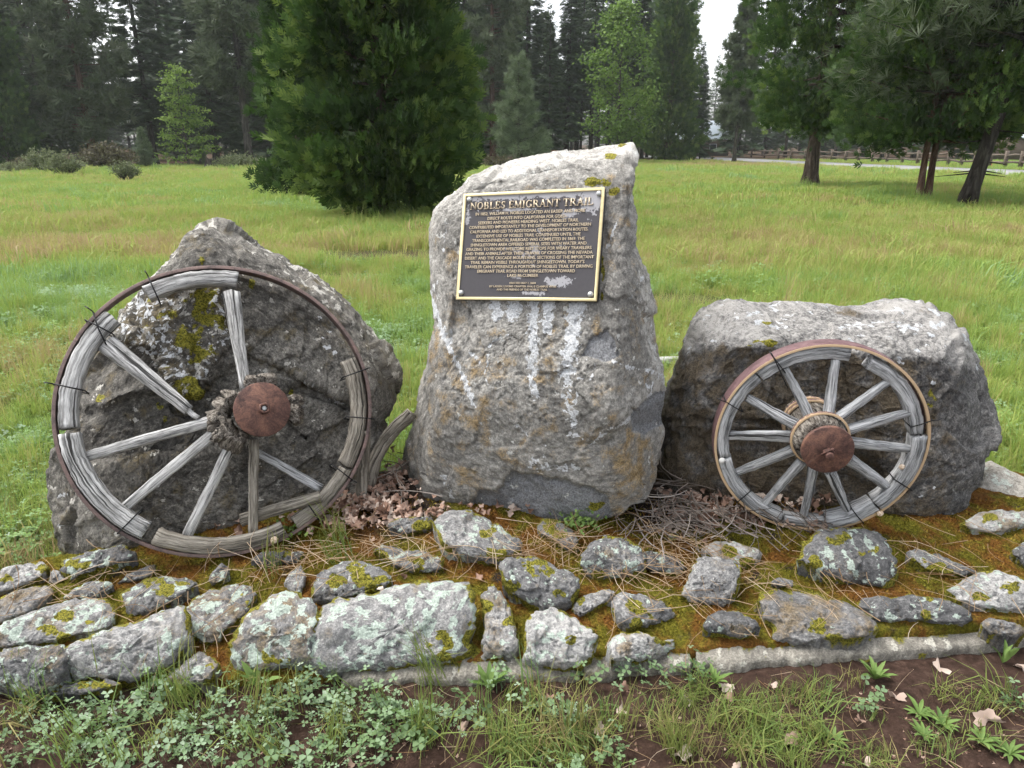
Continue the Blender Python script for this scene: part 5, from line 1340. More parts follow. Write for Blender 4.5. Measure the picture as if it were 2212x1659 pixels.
plant('maple_tree', maple, (gx_at(1332, 72), 72), .3, label='bright green leafy maple in front of the dark wood', cat='tree')
plant('leafy_tree', lime, (gx_at(408, 60), 60), 1.0, label='small lime-green layered tree glowing against the dark firs', cat='tree')
plant('pine_tree', protos['young'], (gx_at(1120, 58), 58), 0, 1.0, label='pale young pine with pointed top beside the standing stone', cat='tree')
plant('pine_tree', protos['young'], (gx_at(316, 56), 56), 1.5, .36, label='little round young pine beside the brown shrub', cat='tree')
plant('pine_tree', protos['young'], (gx_at(435, 62), 62), 2.5, .30, label='tiny young pine at the foot of the lime-green tree', cat='tree')
deep = []
for i in range(110):                                # the depth of the wood
    px = -420 + 3000 * (i + rg.uniform(.1, .9)) / 110
    Y = rg.uniform(80, 125) if i % 2 else rg.uniform(118, 170)
    if px > 1230: Y += 14
    if 1455 < px < 1560 or 1150 < px < 1215: continue
    deep.append((px, Y, ['fir_a', 'fir_b', 'pole', 'pine_b', 'fir_a', 'pole', 'fir_c', 'pine_a'][int(rg.integers(8))], rg.uniform(.8, 1.15)))
for i in range(26):                                # bare-stemmed poles along the road edge
    deep.append((1190 + i * 13 + rg.uniform(-5, 5), rg.uniform(92, 110), 'pole', rg.uniform(.7, 1.0) * (.55 if i > 20 or i < 3 else 1)))
for i in range(12):
    deep.append((560 + i * 52 + rg.uniform(-20, 20), rg.uniform(84, 100), ['fir_b', 'pole', 'fir_a'][i % 3], rg.uniform(.85, 1.1)))
for i in range(56):                                # far wall of the wood
    deep.append((-500 + 3200 * (i + rg.uniform(.1, .9)) / 56, rg.uniform(165, 235), 'fir_c', rg.uniform(.9, 1.3) * 1.0))
SECT = [(60, 'behind the dense green cedar'), (160, 'behind the grey-green pine'), (300, 'above the little round pine'), (440, 'behind the lime-green tree'), (560, 'behind the straight reddish trunk'), (760, 'hidden mostly by the big round cedar'),
        (980, 'above the big round cedar'), (1080, 'beside the big round cedar'), (1180, 'behind the pale young pine'), (1290, 'between young pine and maple'), (1390, 'behind the maple'), (1470, 'behind the narrow cedar'), (1570, 'round the brown house'),
        (1680, 'behind the grey pine'), (1850, 'behind the thick-trunked cedar'), (2020, 'behind the twin-trunked cedar'), (9999, 'behind the leaning pine')]
KIND = {'fir_a': 'tall full-crowned fir', 'fir_b': 'slender fir', 'fir_c': 'low-branched fir', 'pole': 'bare-stemmed fir', 'pine_a': 'broad grey-green pine', 'pine_b': 'high-crowned pine'}
ORD = ['leftmost', 'second', 'third', 'fourth', 'fifth', 'sixth', 'seventh', 'eighth', 'ninth', 'tenth', 'eleventh', 'twelfth', 'thirteenth', 'fourteenth', 'fifteenth', 'sixteenth', 'seventeenth', 'eighteenth']
cell = {}
for d_ in sorted(deep):
    cell.setdefault((next(w for e, w in SECT if d_[0] < e), d_[2]), []).append(d_)
for (where, pr), lst in cell.items():
    for k, (px, Y, _, sc) in enumerate(lst):
        lab = KIND[pr] + ' in the dark wood ' + where
        if len(lst) > 1:
            lab = ORD[k] + (' ' if k == 0 else ' from left, ') + KIND[pr] + ' in the wood ' + where
        wood(px, Y, pr, sc, lab, group='trees deep in the wood')

rg = np.random.default_rng(44)
for px, Y, r, h, st_, nl, m, lf, lab in (
    (235, 54, 2.1, 1.8, 120, 34, 'brownshrub', (.12, .22), 'wide brownish rounded shrub below the grey-green pine'),
    (98, 47, 1.3, 1.5, 60, 30, 'shrubleaf', (.09, .17), 'loose grey-green shrub nearest the dense cedar'),
    (143, 41, 1.1, 1.35, 60, 34, 'shrubleaf', (.07, .13), 'bushy grey-green shrub in the middle of the three meadow shrubs'),
    (272, 36, .75, 1.0, 70, 24, 'shrubleaf', (.05, .10), 'small upright pale shrub standing alone in the grass'),
    (515, 58, 2.4, .95, 90, 26, 'shrubleaf', (.10, .18), 'low spreading pale shrub by the dark stump'),
    (20, 46, 1.4, .6, 50, 26, 'shrubleaf', (.08, .14), 'low pale shrub at the very edge of the picture'),
    (1062, 56, 1.5, .9, 60, 26, 'brownshrub', (.10, .18), 'low brown shrub at the foot of the pale young pine'),
    (60, 52, 1.2, .8, 50, 26, 'brownshrub', (.08, .16), 'low brown shrub under the dense cedar')):
    plant('shrub', shrub('shrub', r, h, st_, nl, M[m], rg, lf), (gx_at(px, Y), Y), 0, 1, ('stems', 'foliage'), label=lab, cat='shrub', group='shrubs in the meadow')

# ------------------------------------------------------------------ road, fence, houses beyond
N = NT('asphalt'); P = N.pos()
M['asphalt'] = N.bsdf(N.ramp(N.noise(P, 1.5, 6, .7), [(0.3, (0.20, 0.20, 0.20)), (0.7, (0.30, 0.30, 0.29))]), .9)
hi = np.array([on_z(x, y, .05) for x, y in ((1180, 329.5), (1290, 331.5), (1380, 334), (1600, 342), (1900, 356), (2212, 369), (2500, 381))])
lo = np.array([on_z(x, y, .05) for x, y in ((1180, 333.5), (1290, 336.5), (1380, 340), (1600, 350), (1900, 364.5), (2212, 378), (2500, 391))])
tt = np.linspace(0, 6, 60)
ev = lambda A_: np.stack([np.interp(tt, np.arange(7), A_[:, i]) for i in range(3)], -1)
Hh, Ll = ev(hi), ev(lo)
V = np.concatenate([Ll * [1, 1, 0] + [0, 0, -.6], Ll * [1, 1, 0] + [0, 0, .05], Hh * [1, 1, 0] + [0, 0, .06], Hh * [1, 1, 0] + [0, 0, -.6]])
V[:, 2] += np.tile(ground_z(Ll[:, 0], Ll[:, 1]), 4)
put('road', V, grid_faces(4, 60), M['asphalt'], kind='structure')
N = NT('fence_rail'); M['rail'] = N.bsdf(N.ramp(N.noise(N.scaled(N.pos(), (3, 3, 12)), 1, 4), [(0.3, (0.07, 0.052, 0.042)), (0.7, (0.16, 0.13, 0.105))]), .9)
fpx = [(1490, 334), (1560, 337.5), (1620, 340), (1690, 343), (1760, 346.5), (1830, 350), (1900, 353), (1980, 357), (2060, 360.5), (2130, 363), (2212, 366), (2290, 369)]
fp = np.array([on_z(x, y, 0.0) for x, y in fpx])
q = np.linspace(0, len(fp) - 1, 27)
fp = np.stack([np.interp(q, np.arange(len(fp)), fp[:, i]) for i in range(3)], -1) + [0, 1.0, 0]
fp[:, 2] = ground_z(fp[:, 0], fp[:, 1])
fence = empty('rail_fence', tuple(fp[13]), 'weathered split-rail fence along the far side of the road', 'fence')
frg = np.random.default_rng(8)
for a in fp:
    V, F = box(a + [0, 0, .62], np.eye(3), (.11, .11, .62)); V[:, :2] += frg.normal(0, .012, (8, 2)); put('post', V, F, M['rail'], fence, smooth=False)
for a, b in zip(fp[:-1], fp[1:]):
    for h in (.45, .95):
        V, F = tube(np.array([a + [0, -.06, h + frg.normal(0, .04)], (a + b) / 2 + [0, 0, h + frg.normal(0, .03)], b + [0, .06, h + frg.normal(0, .04)]]), .075, 6); put('rail', V, F, M['rail'], fence)
N = NT('pale_siding'); M['siding'] = N.bsdf(N.mix(N.noise(N.pos(), .8, 4), (0.42, 0.44, 0.46), (0.55, 0.57, 0.6)), .6)
N = NT('metal_roof'); M['roof'] = N.bsdf((0.55, 0.62, 0.68), .4, metal=.3)
N = NT('dark_window'); M['pane'] = N.bsdf((0.02, 0.025, 0.03), .15)
N = NT('brown_siding'); M['brown_wall'] = N.bsdf((0.09, 0.065, 0.05), .8)
def house(px, Y, w, d, wall_h, roof_h, mat, label):
    x = gx_at(px, Y); z = float(ground_z(np.array(x), np.array(Y))) - .2
    h = empty('house', (x, Y, z), label, 'house')
    V, F = box(np.array([x, Y, z + wall_h / 2]), np.eye(3), (w / 2, d / 2, wall_h / 2)); put('wall', V, F, M[mat], h, smooth=False)
    e = .5; r = np.array([[-w / 2 - e, -d / 2 - e, wall_h], [w / 2 + e, -d / 2 - e, wall_h], [w / 2 + e, 0, wall_h + roof_h], [-w / 2 - e, 0, wall_h + roof_h], [w / 2 + e, d / 2 + e, wall_h], [-w / 2 - e, d / 2 + e, wall_h]]) + [x, Y, z + .02]
    V = np.concatenate([r, r - [0, 0, .15]]); F = [np.array([[0, 1, 2, 3], [3, 2, 4, 5], [7, 6, 9, 8], [8, 9, 11, 10], [0, 6, 7, 1], [4, 10, 11, 5]]), np.array([[1, 7, 8], [1, 8, 2], [2, 8, 10], [2, 10, 4], [0, 3, 9], [0, 9, 6], [3, 5, 11], [3, 11, 9]])]
    put('roof', V, F, M['roof'], h, smooth=False)
    for k in (-.3, .3):
        V, F = box(np.array([x + k * w, Y - d / 2 - .02, z + wall_h * .55]), np.eye(3), (.6, .04, .5)); wd_ = put('window', V, F, M['siding'], h, smooth=False)
        V, F = box(np.array([x + k * w, Y - d / 2 - .05, z + wall_h * .55]), np.eye(3), (.5, .03, .42)); put('pane', V, F, M['pane'], wd_, smooth=False)
    V, F = box(np.array([x, Y - d / 2 - .03, z + 1.05]), np.eye(3), (.5, .05, 1.05)); put('door', V, F, M['siding'], h, smooth=False)
house(1478, 128, 12, 9, 2.9, 2.9, 'brown_wall', 'brown house with pale metal roof glimpsed between the trunks past the maple')
house(2250, 96, 12, 9, 2.8, 1.8, 'brown_wall', 'low brown house with pale roof glimpsed behind the leaning pine')
# cone, log, stump, earth bank
N = NT('orange_plastic'); M['orange'] = N.bsdf((0.80, 0.16, 0.05), .5)
c0 = np.array(on_z(2136, 362.5, .0)); c0[2] = .06
cone = empty('traffic_cone', tuple(c0), 'small orange traffic cone on the road beside the rail fence', 'traffic cone')
V, F = lathe(c0, np.array([0, 0, 1.0]), RT, np.array([0, 1.0, 0]), [(.20, .03), (.15, .25), (.10, .5), (.05, .72), (.0005, .72)], 20); put('cone_body', V, F, M['orange'], cone)
V, F = lathe(c0, np.array([0, 0, 1.0]), RT, np.array([0, 1.0, 0]), [(.138, .33), (.103, .50)], 20); put('white_band', V, F, M['shell_w'], cone)
V, F = box(c0 + [0, 0, .02], np.eye(3), (.25, .25, .022)); put('cone_base', V, F, M['orange'], cone, smooth=False)
a_ = on_z(1395, 782, .045); b_ = on_z(1560, 778, .045)
V, F, g = seg_wood(a_, b_, .075, .07, .075, .07, np.array([0, 0, 1.0]), 16, 12, .004, 77, 2.1, .01)
put('log', V, F, M['wood'], attrs={'grain': g}, label='pale thin log lying in the grass between the standing stone and block boulder', cat='log')
s0 = np.array([gx_at(457, 57), 57, 0]); s0[2] = ground_z(s0[0], s0[1])
V, F = lathe(s0, np.array([0, 0, 1.0]), RT, np.array([0, 1.0, 0]), [(.75, -.1), (.5, .12), (.36, .35), (.33, .62), (.30, .68), (.0005, .62)], 24)
V = V + (np.stack([fbm(V * 3, 3, 91 + i) for i in range(3)], -1) - .5) * .4
put('tree_stump', V, F, M['bark_dark'], label='dark rotten stump at the edge of the meadow below the firs', cat='stump')
bxx, byy = np.meshgrid(np.linspace(-6, 6, 60), np.linspace(-3, 3, 30)); bk = np.exp(-((bxx / 3.6) ** 2 + (byy / 1.6) ** 2)) * 1.15 * (0.7 + .6 * fbm(P3(bxx * .6, byy * .6), 3, 93)) - .12
bc_ = np.array([gx_at(1196, 86), 86, 0]); N = NT('red_earth'); M['earth'] = N.bsdf(N.ramp(N.noise(N.pos(), 1.2, 5), [(0.3, (0.12, 0.06, 0.035)), (0.7, (0.28, 0.16, 0.10))]), .95)
put('earth_bank', np.stack([bxx, byy, bk], -1).reshape(-1, 3) + bc_, grid_faces(30, 60), M['earth'], kind='structure')
# ------------------------------------------------------------------ grass, clover, litter (uncountable: one object each)
def instancer(name, protos, pos, rot, scl, idx, tint, mat, kind='stuff', label=None, cat=None, parent=None):
    """ONE object: its mesh holds the small prototypes and the points; nodes set the prototypes out on the points"""
    Vs, Fs, pk, lv, off = [], [], [], [], 0
    for k, (V, F, v) in enumerate(protos):
        Vs.append(V); Fs.append(np.asarray(F) + off); pk.append(np.full(len(V), k)); lv.append(v); off += len(V)
    n = len(pos)
    V = np.concatenate(Vs + [pos]); z3 = np.zeros((off, 3))
    at = {'proto': np.concatenate(pk + [np.full(n, -1)]), 'leafv': np.concatenate(lv + [np.zeros(n)]), 'prot': np.concatenate([z3, rot]), 'pscl': np.concatenate([np.ones(off), scl]),
          'pidx': np.concatenate([np.zeros(off), idx]), 'tint': np.concatenate([np.zeros(off), tint])}
    me = mesh_np(name, V, np.concatenate(Fs), False, at, mat)
    o = link(name, me, parent, label=label, cat=cat, kind=kind)
    ng = bpy.data.node_groups.new(name, 'GeometryNodeTree')
    ng.interface.new_socket('Geometry', in_out='INPUT', socket_type='NodeSocketGeometry')
    ng.interface.new_socket('Geometry', in_out='OUTPUT', socket_type='NodeSocketGeometry')
    nn, L = ng.nodes, ng.links
    gi, go = nn.new('NodeGroupInput'), nn.new('NodeGroupOutput')
    def named(a, typ='FLOAT'):
        d = nn.new('GeometryNodeInputNamedAttribute'); d.data_type = typ; d.inputs['Name'].default_value = a; return d.outputs['Attribute']
    def pick(k, dom='POINT'):
        c = nn.new('FunctionNodeCompare'); c.data_type = 'FLOAT'; c.operation = 'EQUAL'
        L.new(named('proto'), c.inputs[0]); c.inputs[1].default_value = k; c.inputs['Epsilon'].default_value = .1
        s = nn.new('GeometryNodeSeparateGeometry'); s.domain = dom
        L.new(gi.outputs[0], s.inputs['Geometry']); L.new(c.outputs[0], s.inputs['Selection']); return s.outputs[0]
    g2i = nn.new('GeometryNodeGeometryToInstance')
    for k in reversed(range(len(protos))):
        L.new(pick(k), g2i.inputs[0])
    # keep the order of the prototypes: join through separate instances
    L2 = [l for l in ng.links if l.to_node == g2i]
    iop = nn.new('GeometryNodeInstanceOnPoints')
    L.new(pick(-1), iop.inputs['Points']); L.new(g2i.outputs[0], iop.inputs['Instance']); iop.inputs['Pick Instance'].default_value = True
    fi = nn.new('FunctionNodeFloatToInt'); L.new(named('pidx'), fi.inputs[0]); L.new(fi.outputs[0], iop.inputs['Instance Index'])
    e2r = nn.new('FunctionNodeEulerToRotation'); L.new(named('prot', 'FLOAT_VECTOR'), e2r.inputs[0]); L.new(e2r.outputs[0], iop.inputs['Rotation'])
    L.new(named('pscl'), iop.inputs['Scale'])
    L.new(iop.outputs[0], go.inputs[0])
    md = o.modifiers.new('setting_out', 'NODES'); md.node_group = ng
    return o

def blades(n, rad, h0, h1, w, lean, rg, curl=.5, wmul=1.0):
    """n grass blades -> V, F, leaf variation"""
    V, F, lv = [], [], []
    for i in range(n):
        a = rg.uniform(0, 6.283); r = rad * math.sqrt(rg.random()); b = np.array([r * math.cos(a), r * math.sin(a), -.01])
        d = rg.uniform(0, 6.283); out = np.array([math.cos(d), math.sin(d), 0]); side = np.array([-out[1], out[0], 0])
        h = rg.uniform(h0, h1); ln = abs(rg.normal(0, lean)); ww = w * rg.uniform(.7, 1.3)
        m = b + out * h * ln * .35 + [0, 0, h * .6]; t = b + out * h * (ln + curl * ln * .8) + [0, 0, h * (1 - .3 * ln)]
        k = len(V); V += [b - side * ww, b + side * ww, m - side * ww * .8, m + side * ww * .8, t]
        F += [(k, k + 1, k + 3), (k, k + 3, k + 2), (k + 2, k + 3, k + 4)]; lv += [rg.random()] * 5
    return np.array(V), np.array(F), np.array(lv)
def clover(n, rad, h0, h1, s0, s1, rg):
    """trifoliate leaves on thin stems"""
    V, F, lv = [], [], []
    for i in range(n):
        a = rg.uniform(0, 6.283); r = rad * math.sqrt(rg.random()); h = rg.uniform(h0, h1)
        top = np.array([r * math.cos(a), r * math.sin(a), h]); b = top * [.7, .7, 0]
        k = len(V); V += [b + [-.0012, 0, -.01], b + [.0012, 0, -.01], top]; F += [(k, k + 1, k + 2)]; v = rg.random(); lv += [v * .3] * 3
        s = rg.uniform(s0, s1); a0 = rg.uniform(0, 6.283); nrm = unit(np.array([rg.normal(0, .35), rg.normal(0, .35) - .15, 1]))
        X = unit(np.cross(nrm, [math.sin(a0), math.cos(a0), .1])); Y_ = np.cross(nrm, X)
        for q in range(3):
            t = q * 2.094; d = math.cos(t) * X + math.sin(t) * Y_; e = np.cross(nrm, d)
            k = len(V)
            V += [top, top + d * s * .45 + e * s * .34 + nrm * s * .10, top + d * s * .88 + e * s * .36 + nrm * s * .12, top + d * s * .92 + nrm * s * .02, top + d * s * .88 - e * s * .36 + nrm * s * .12, top + d * s * .45 - e * s * .34 + nrm * s * .10]
            F += [(k, k + 1, k + 3), (k + 1, k + 2, k + 3), (k, k + 3, k + 5), (k + 3, k + 4, k + 5)]; lv += [v] * 6
    return np.array(V), np.array(F), np.array(lv)

def grass_mat(name, stops, trans=.4):
    N = NT(name)
    f = N.math('ADD', N.math('ADD', N.attr('tint', 'INSTANCER'), N.math('MULTIPLY', N.math('SUBTRACT', N.attr('leafv'), .5), .34)), N.math('MULTIPLY', N.math('SUBTRACT', N.n('ObjectInfo').outputs['Random'], .5), .16))
    return N.leaf(N.ramp(f, stops), trans, .6, .25)
M['grass'] = grass_mat('meadow_grass', [(0.0, (0.40, 0.29, 0.17)), (0.2, (0.42, 0.35, 0.15)), (0.40, (0.34, 0.40, 0.10)), (0.64, (0.27, 0.38, 0.08)), (0.86, (0.23, 0.37, 0.12)), (1.0, (0.30, 0.42, 0.24))])
M['fgrass'] = grass_mat('short_grass', [(0.0, (0.34, 0.27, 0.13)), (0.35, (0.25, 0.27, 0.08)), (0.65, (0.18, 0.25, 0.06)), (1.0, (0.17, 0.27, 0.09))])
M['clover'] = grass_mat('clover_leaves', [(0.0, (0.09, 0.15, 0.045)), (0.45, (0.17, 0.26, 0.12)), (0.8, (0.27, 0.37, 0.23)), (1.0, (0.42, 0.49, 0.38))], .3)

rg = np.random.default_rng(55)
def ptrot(n, tilt=.1): return np.stack([rg.normal(0, tilt, n), rg.normal(0, tilt, n), rg.uniform(0, 6.283, n)], -1)

# --- meadow
TAN = [(*on_z(40, 545)[:2], 2.8, 1.1, .36), (*on_z(130, 520)[:2], 2.0, 1.0, .15), (*on_z(1560, 357)[:2], 9, 7, .35), (*on_z(1440, 345)[:2], 9, 9, .35), (*on_z(1700, 560)[:2], 2.2, 1.2, .22), (*on_z(520, 372)[:2], 5, 3, .25),
       (*on_z(1560, 520)[:2], 2.0, 1.5, .2), (*on_z(700, 540)[:2], 1.5, 1.0, .25), (*on_z(1450, 480)[:2], 1.4, 1.4, .2), (*on_z(2150, 470)[:2], 2.5, 1.2, .25)]
BLUE = [(*on_z(140, 640)[:2], 1.6, .9, .40), (*on_z(60, 700)[:2], 1.0, .5, .3), (*on_z(760, 730)[:2], 1.1, .45, .38), (*on_z(60, 1000)[:2], .7, .7, .35), (*on_z(850, 780)[:2], .7, .4, .35), (*on_z(90, 590)[:2], 1.5, .7, .3)]
def meadow_tint(x, y):
    t = .515 + (fbm(P3(x * .35, y * .35), 4, 71) - .5) * .65 + (fbm(P3(x * 2.2, y * 2.2), 3, 75) - .5) * .7 + rg.normal(0, .07, np.shape(x))
    for (cx_, cy_, rx, ry, a) in TAN: t = t - a * np.exp(-(((x - cx_) / rx) ** 2 + ((y - cy_) / ry) ** 2))
    for (cx_, cy_, rx, ry, a) in BLUE: t = t + a * np.exp(-(((x - cx_) / rx) ** 2 + ((y - cy_) / ry) ** 2))
    return np.clip(t, 0.02, .98)
def wedge(r0, r1, n, half=R(47)):
    r = np.sqrt(rg.uniform(r0 * r0, r1 * r1, n)); a = rg.uniform(-half, half, n)
    return r * np.sin(a), r * np.cos(a)
gp = [blades(46, .09, .10, .22, .0024, .45, rg), blades(40, .11, .14, .30, .0022, .5, rg), blades(26, .07, .22, .42, .0016, .3, rg, .3), blades(60, .30, .12, .28, .0055, .5, rg), blades(70, .55, .15, .36, .012, .5, rg),
      (lambda c: (c[0], c[1], .6 + .4 * c[2]))(clover(20, .12, .05, .13, .014, .024, rg)), blades(22, .16, .35, .65, .006, .25, rg, .3)]
xs, ys, ix, sc = [], [], [], []
for r0, r1, n, ids, pw, s0 in ((2.7, 5.5, 4400, (0, 1, 5, 2), (.5, .18, .27, .05), .7), (5.5, 10, 7800, (0, 1, 2, 5), (.46, .30, .08, .16), .85), (10, 20, 10800, (1, 3, 2), (.3, .6, .1), .9), (20, 44, 13000, (3, 4), (.5, .5), .72), (44, 92, 10500, (4, 4), (.5, .5), .9)):
    x, y = wedge(r0, r1, n)
    i = rg.choice(ids, n, p=np.array(pw) / sum(pw)); s = s0 * rg.uniform(.65, 1.25, n)
    xs.append(x); ys.append(y); ix.append(i); sc.append(s)
for (px, py, n) in ((1960, 430, 40), (2010, 442, 30), (2130, 432, 40), (2180, 445, 30), (1920, 425, 20), (1740, 412, 26), (830, 468, 30)):      # tall grass at the trunks
    c = on_z(px, py); xs.append(c[0] + rg.normal(0, .35, n)); ys.append(c[1] + rg.normal(0, .3, n)); ix.append(np.full(n, 6)); sc.append(rg.uniform(.4, .85, n))
x, y, i, s = map(np.concatenate, (xs, ys, ix, sc))
b = bare(x, y); s = s * (.45 + .85 * fbm(P3(x * 1.1, y * 1.1), 3, 79)) * np.where(rg.random(len(x)) < .06, 1.45, 1)
wood_e = 60 + 30 * sstep(-5, 25, x)
lox = np.interp(x, Ll[:, 0], Ll[:, 1], left=1e3, right=30); hix = np.interp(x, Hh[:, 0], Hh[:, 1], left=1e3, right=33)
keep = (rg.random(len(x)) > b * 1.25) & (y < wood_e + rg.normal(0, 4, len(x))) & ~((y > lox - .6) & (y < hix + 1.2)) & ~((x > np.interp(y, [2.12, 2.42], [-2.05, -1.35])) & (x < 2.4) & (y < 3.02)) & (y > 1.9)
x, y, i, s, b = x[keep], y[keep], i[keep], s[keep], b[keep]
t = meadow_tint(x, y); t = np.where(i == 5, np.maximum(t, .8), t); t = np.where(i == 2, t - .25, t); t = np.where(b > .3, t * .6, t); t = np.where(i == 6, .72, t)
i = np.where((t > .86) & (i < 2), 5, i)
instancer('meadow_grass', gp, np.stack([x, y, ground_z(x, y)], -1), ptrot(len(x)), s, i, np.clip(t, 0, 1), M['grass'])

# --- the strip in front of the platform and around its ends
THIN = .30
fg = [blades(20, .045, .05, .13, .0017, .55, rg), blades(16, .035, .10, .22, .0015, .40, rg), blades(30, .05, .03, .08, .0014, .8, rg)]
xs, ys, ix, sc = [], [], [], []
def patch(px, py, rx, ry, n, ids, s=(.7, 1.2)):
    n = max(2, int(n * THIN)); c = on_z(px, py); xs.append(c[0] + rg.normal(0, rx, n)); ys.append(c[1] + rg.normal(0, ry, n)); ix.append(rg.choice(ids, n)); sc.append(rg.uniform(*s, n))
for q in ((1080, 1600, .22, .06, 60, (0, 1, 2)), (1150, 1560, .12, .05, 36, (0, 2)), (1560, 1590, .10, .06, 44, (0, 2)), (1640, 1570, .10, .05, 34, (0, 2)), (1430, 1600, .14, .05, 40, (0, 1)), (330, 1580, .35, .08, 80, (0, 1)), (720, 1580, .16, .07, 40, (0, 1)),
          (1290, 1600, .12, .06, 20, (0, 2)), (1800, 1570, .14, .06, 14, (0, 2)), (2000, 1600, .2, .06, 12, (2, 0)), (1500, 1500, .10, .02, 12, (0, 2)), (1180, 1640, .12, .04, 30, (0, 2)), (1700, 1640, .25, .05, 40, (2, 0)), (1900, 1620, .2, .05, 40, (2, 0)), (1780, 1520, .2, .03, 30, (2,)), (2080, 1500, .12, .04, 24, (2, 0)), (100, 1520, .2, .05, 40, (0, 1)), (500, 1500, .3, .03, 24, (1, 0)),
          (60, 1180, .22, .22, 60, (0, 1)), (40, 1080, .25, .3, 70, (1, 0)), (2180, 1000, .15, .2, 50, (0, 1)), (600, 1290, .02, .02, 5, (1,)), (740, 1290, .03, .02, 5, (1, 0)), (735, 1240, .02, .02, 4, (1,)), (950, 1480, .02, .01, 3, (1,)), (400, 1505, .10, .02, 10, (1,))):
    patch(*q)
x, y, i, s = map(np.concatenate, (xs, ys, ix, sc))
z = np.where((y > 1.80) & (x > np.interp(y, [2.12, 2.42], [-1.95, -1.35])) & (x < 2.3) & (y < 2.9), SURF(x, y), ground_z(x, y))
instancer('foreground_grass', fg, np.stack([x, y, z], -1), ptrot(len(x), .2), s, i, np.clip(.52 + rg.normal(0, .2, len(x)), 0, 1), M['fgrass'])
THIN = .34
cp = [clover(11, .055, .015, .065, .010, .021, rg), clover(8, .05, .02, .085, .009, .018, rg), clover(14, .08, .01, .05, .006, .014, rg)]
xs, ys, ix, sc = [], [], [], []
for q in ((200, 1580, .35, .08, 110, (0, 1, 2)), (560, 1570, .22, .07, 90, (0, 1, 2)), (840, 1560, .08, .05, 44, (0, 1)), (700, 1520, .16, .03, 36, (0, 1)), (420, 1640, .4, .05, 70, (0, 2)), (850, 1600, .08, .05, 26, (0, 1)), (1330, 1480, .06, .02, 14, (0, 1)), (1080, 1490, .03, .015, 5, (1,)),
          (1230, 1540, .08, .04, 22, (0, 1)), (1330, 1640, .10, .04, 12, (0, 1)), (1490, 1470, .02, .015, 5, (1,)), (60, 1560, .15, .08, 40, (0, 1)), (30, 1150, .20, .22, 80, (0, 1, 2)), (80, 1060, .16, .16, 60, (0, 1)), (40, 980, .25, .25, 90, (0, 1)), (1880, 1530, .03, .03, 5, (1,)), (2180, 1540, .03, .03, 5, (0,)),
          (870, 810, .10, .10, 16, (1, 0)), (830, 760, .3, .15, 40, (0, 1))):
    patch(*q)
x, y, i, s = map(np.concatenate, (xs, ys, ix, sc))
ok = ~((y > np.interp(x, frontw[:, 0], frontw[:, 1]) - .01) & (y < 2.9) & (x > np.interp(y, [2.12, 2.42], [-1.9, -1.4])))
x, y, i, s = x[ok], y[ok], i[ok], s[ok]
instancer('clover', cp, np.stack([x, y, ground_z(x, y) + .004], -1), ptrot(len(x), .12), s, i, np.clip(.50 + rg.normal(0, .2, len(x)), 0, 1), M['clover'])

# --- plants one can count
M['broad'] = leaf_mat('broad_leaves', [(0.09, 0.16, 0.04), (0.15, 0.24, 0.06), (0.22, 0.32, 0.10)], .3)
BL = (np.array([(0, 0, 0), (.07, .2, .10), (.11, .5, .18), (.07, .8, .16), (0, 1, .08), (-.07, .8, .16), (-.11, .5, .18), (-.07, .2, .10), (0, .5, .13)], float), np.array([(0, 1, 8), (1, 2, 8), (2, 3, 8), (3, 4, 8), (4, 5, 8), (5, 6, 8), (6, 7, 8), (7, 0, 8)]))
def weed(px, py, z, n, l, up, label, tmpl=BL, spread=0.0, col='broad'):
    c = on_z(px, py, z)
    a = np.arange(n) * 2.4 + rg.uniform(0, 6); yd = np.stack([np.cos(a), np.sin(a), up * rg.uniform(.5, 1.5, n)], -1)
    pos = c + np.stack([rg.normal(0, spread, n), rg.normal(0, spread, n), np.abs(rg.normal(0, spread * .5, n))], -1)
    V, F = scatter(*tmpl, pos, yd, np.array([0, 0, 1.0]) + rg.normal(0, .15, (n, 3)), rg.uniform(.65, 1.1, n) * l)
    put('weed', V, F, M[col], smooth=True, attrs={'tint': np.repeat(np.clip(.5 + rg.normal(0, .2, n), 0, 1), len(tmpl[0]))}, label=label, cat='weed', group='weeds by the platform')
weed(1545, 1478, .0, 12, .065, .9, 'narrow-leaved weed sprouting against the concrete edge')
weed(1890, 1468, .0, 14, .07, .8, 'narrow-leaved weed on bare soil below the last long concrete length')
weed(1800, 1600, .0, 12, .05, .3, 'small flat weed rosette on bare soil among fallen leaves')
weed(1985, 1545, .0, 13, .06, .35, 'broad-leaved weed on dark soil nearest the concrete edge of three together')
weed(2035, 1568, .0, 12, .06, .4, 'middle one of three broad-leaved weeds on the dark soil')
weed(1995, 1592, .0, 11, .055, .4, 'broad-leaved weed on dark soil farthest from the concrete edge of three together')
weed(2120, 1605, .0, 13, .06, .4, 'broad-leaved weed in the corner, the one beside the large tan leaf')
weed(2180, 1630, .0, 13, .06, .4, 'broad-leaved weed in the very corner of the dark soil')
weed(2165, 1432, .0, 5, .10, 1.4, 'upright two-bladed weed at the far end of the concrete edge')
weed(1060, 1490, .0, 11, .09, 1.1, 'grassy weed growing at the broken end of the concrete edge')
weed(560, 1490, .0, 8, .10, 1.2, 'long-bladed weed between two big platform stones', spread=.01)
weed(1255, 1128, .20, 170, .022, .8, 'small dense leafy cushion plant at the foot of the standing stone', LEAF, .042, 'broad')
weed(1450, 1170, .17, 8, .04, 1.0, 'tiny green seedling among the dry twigs')
weed(640, 1150, .17, 60, .022, 1.2, 'feathery pale green weed at the foot of the large wheel', LEAF, .03, 'limetree')

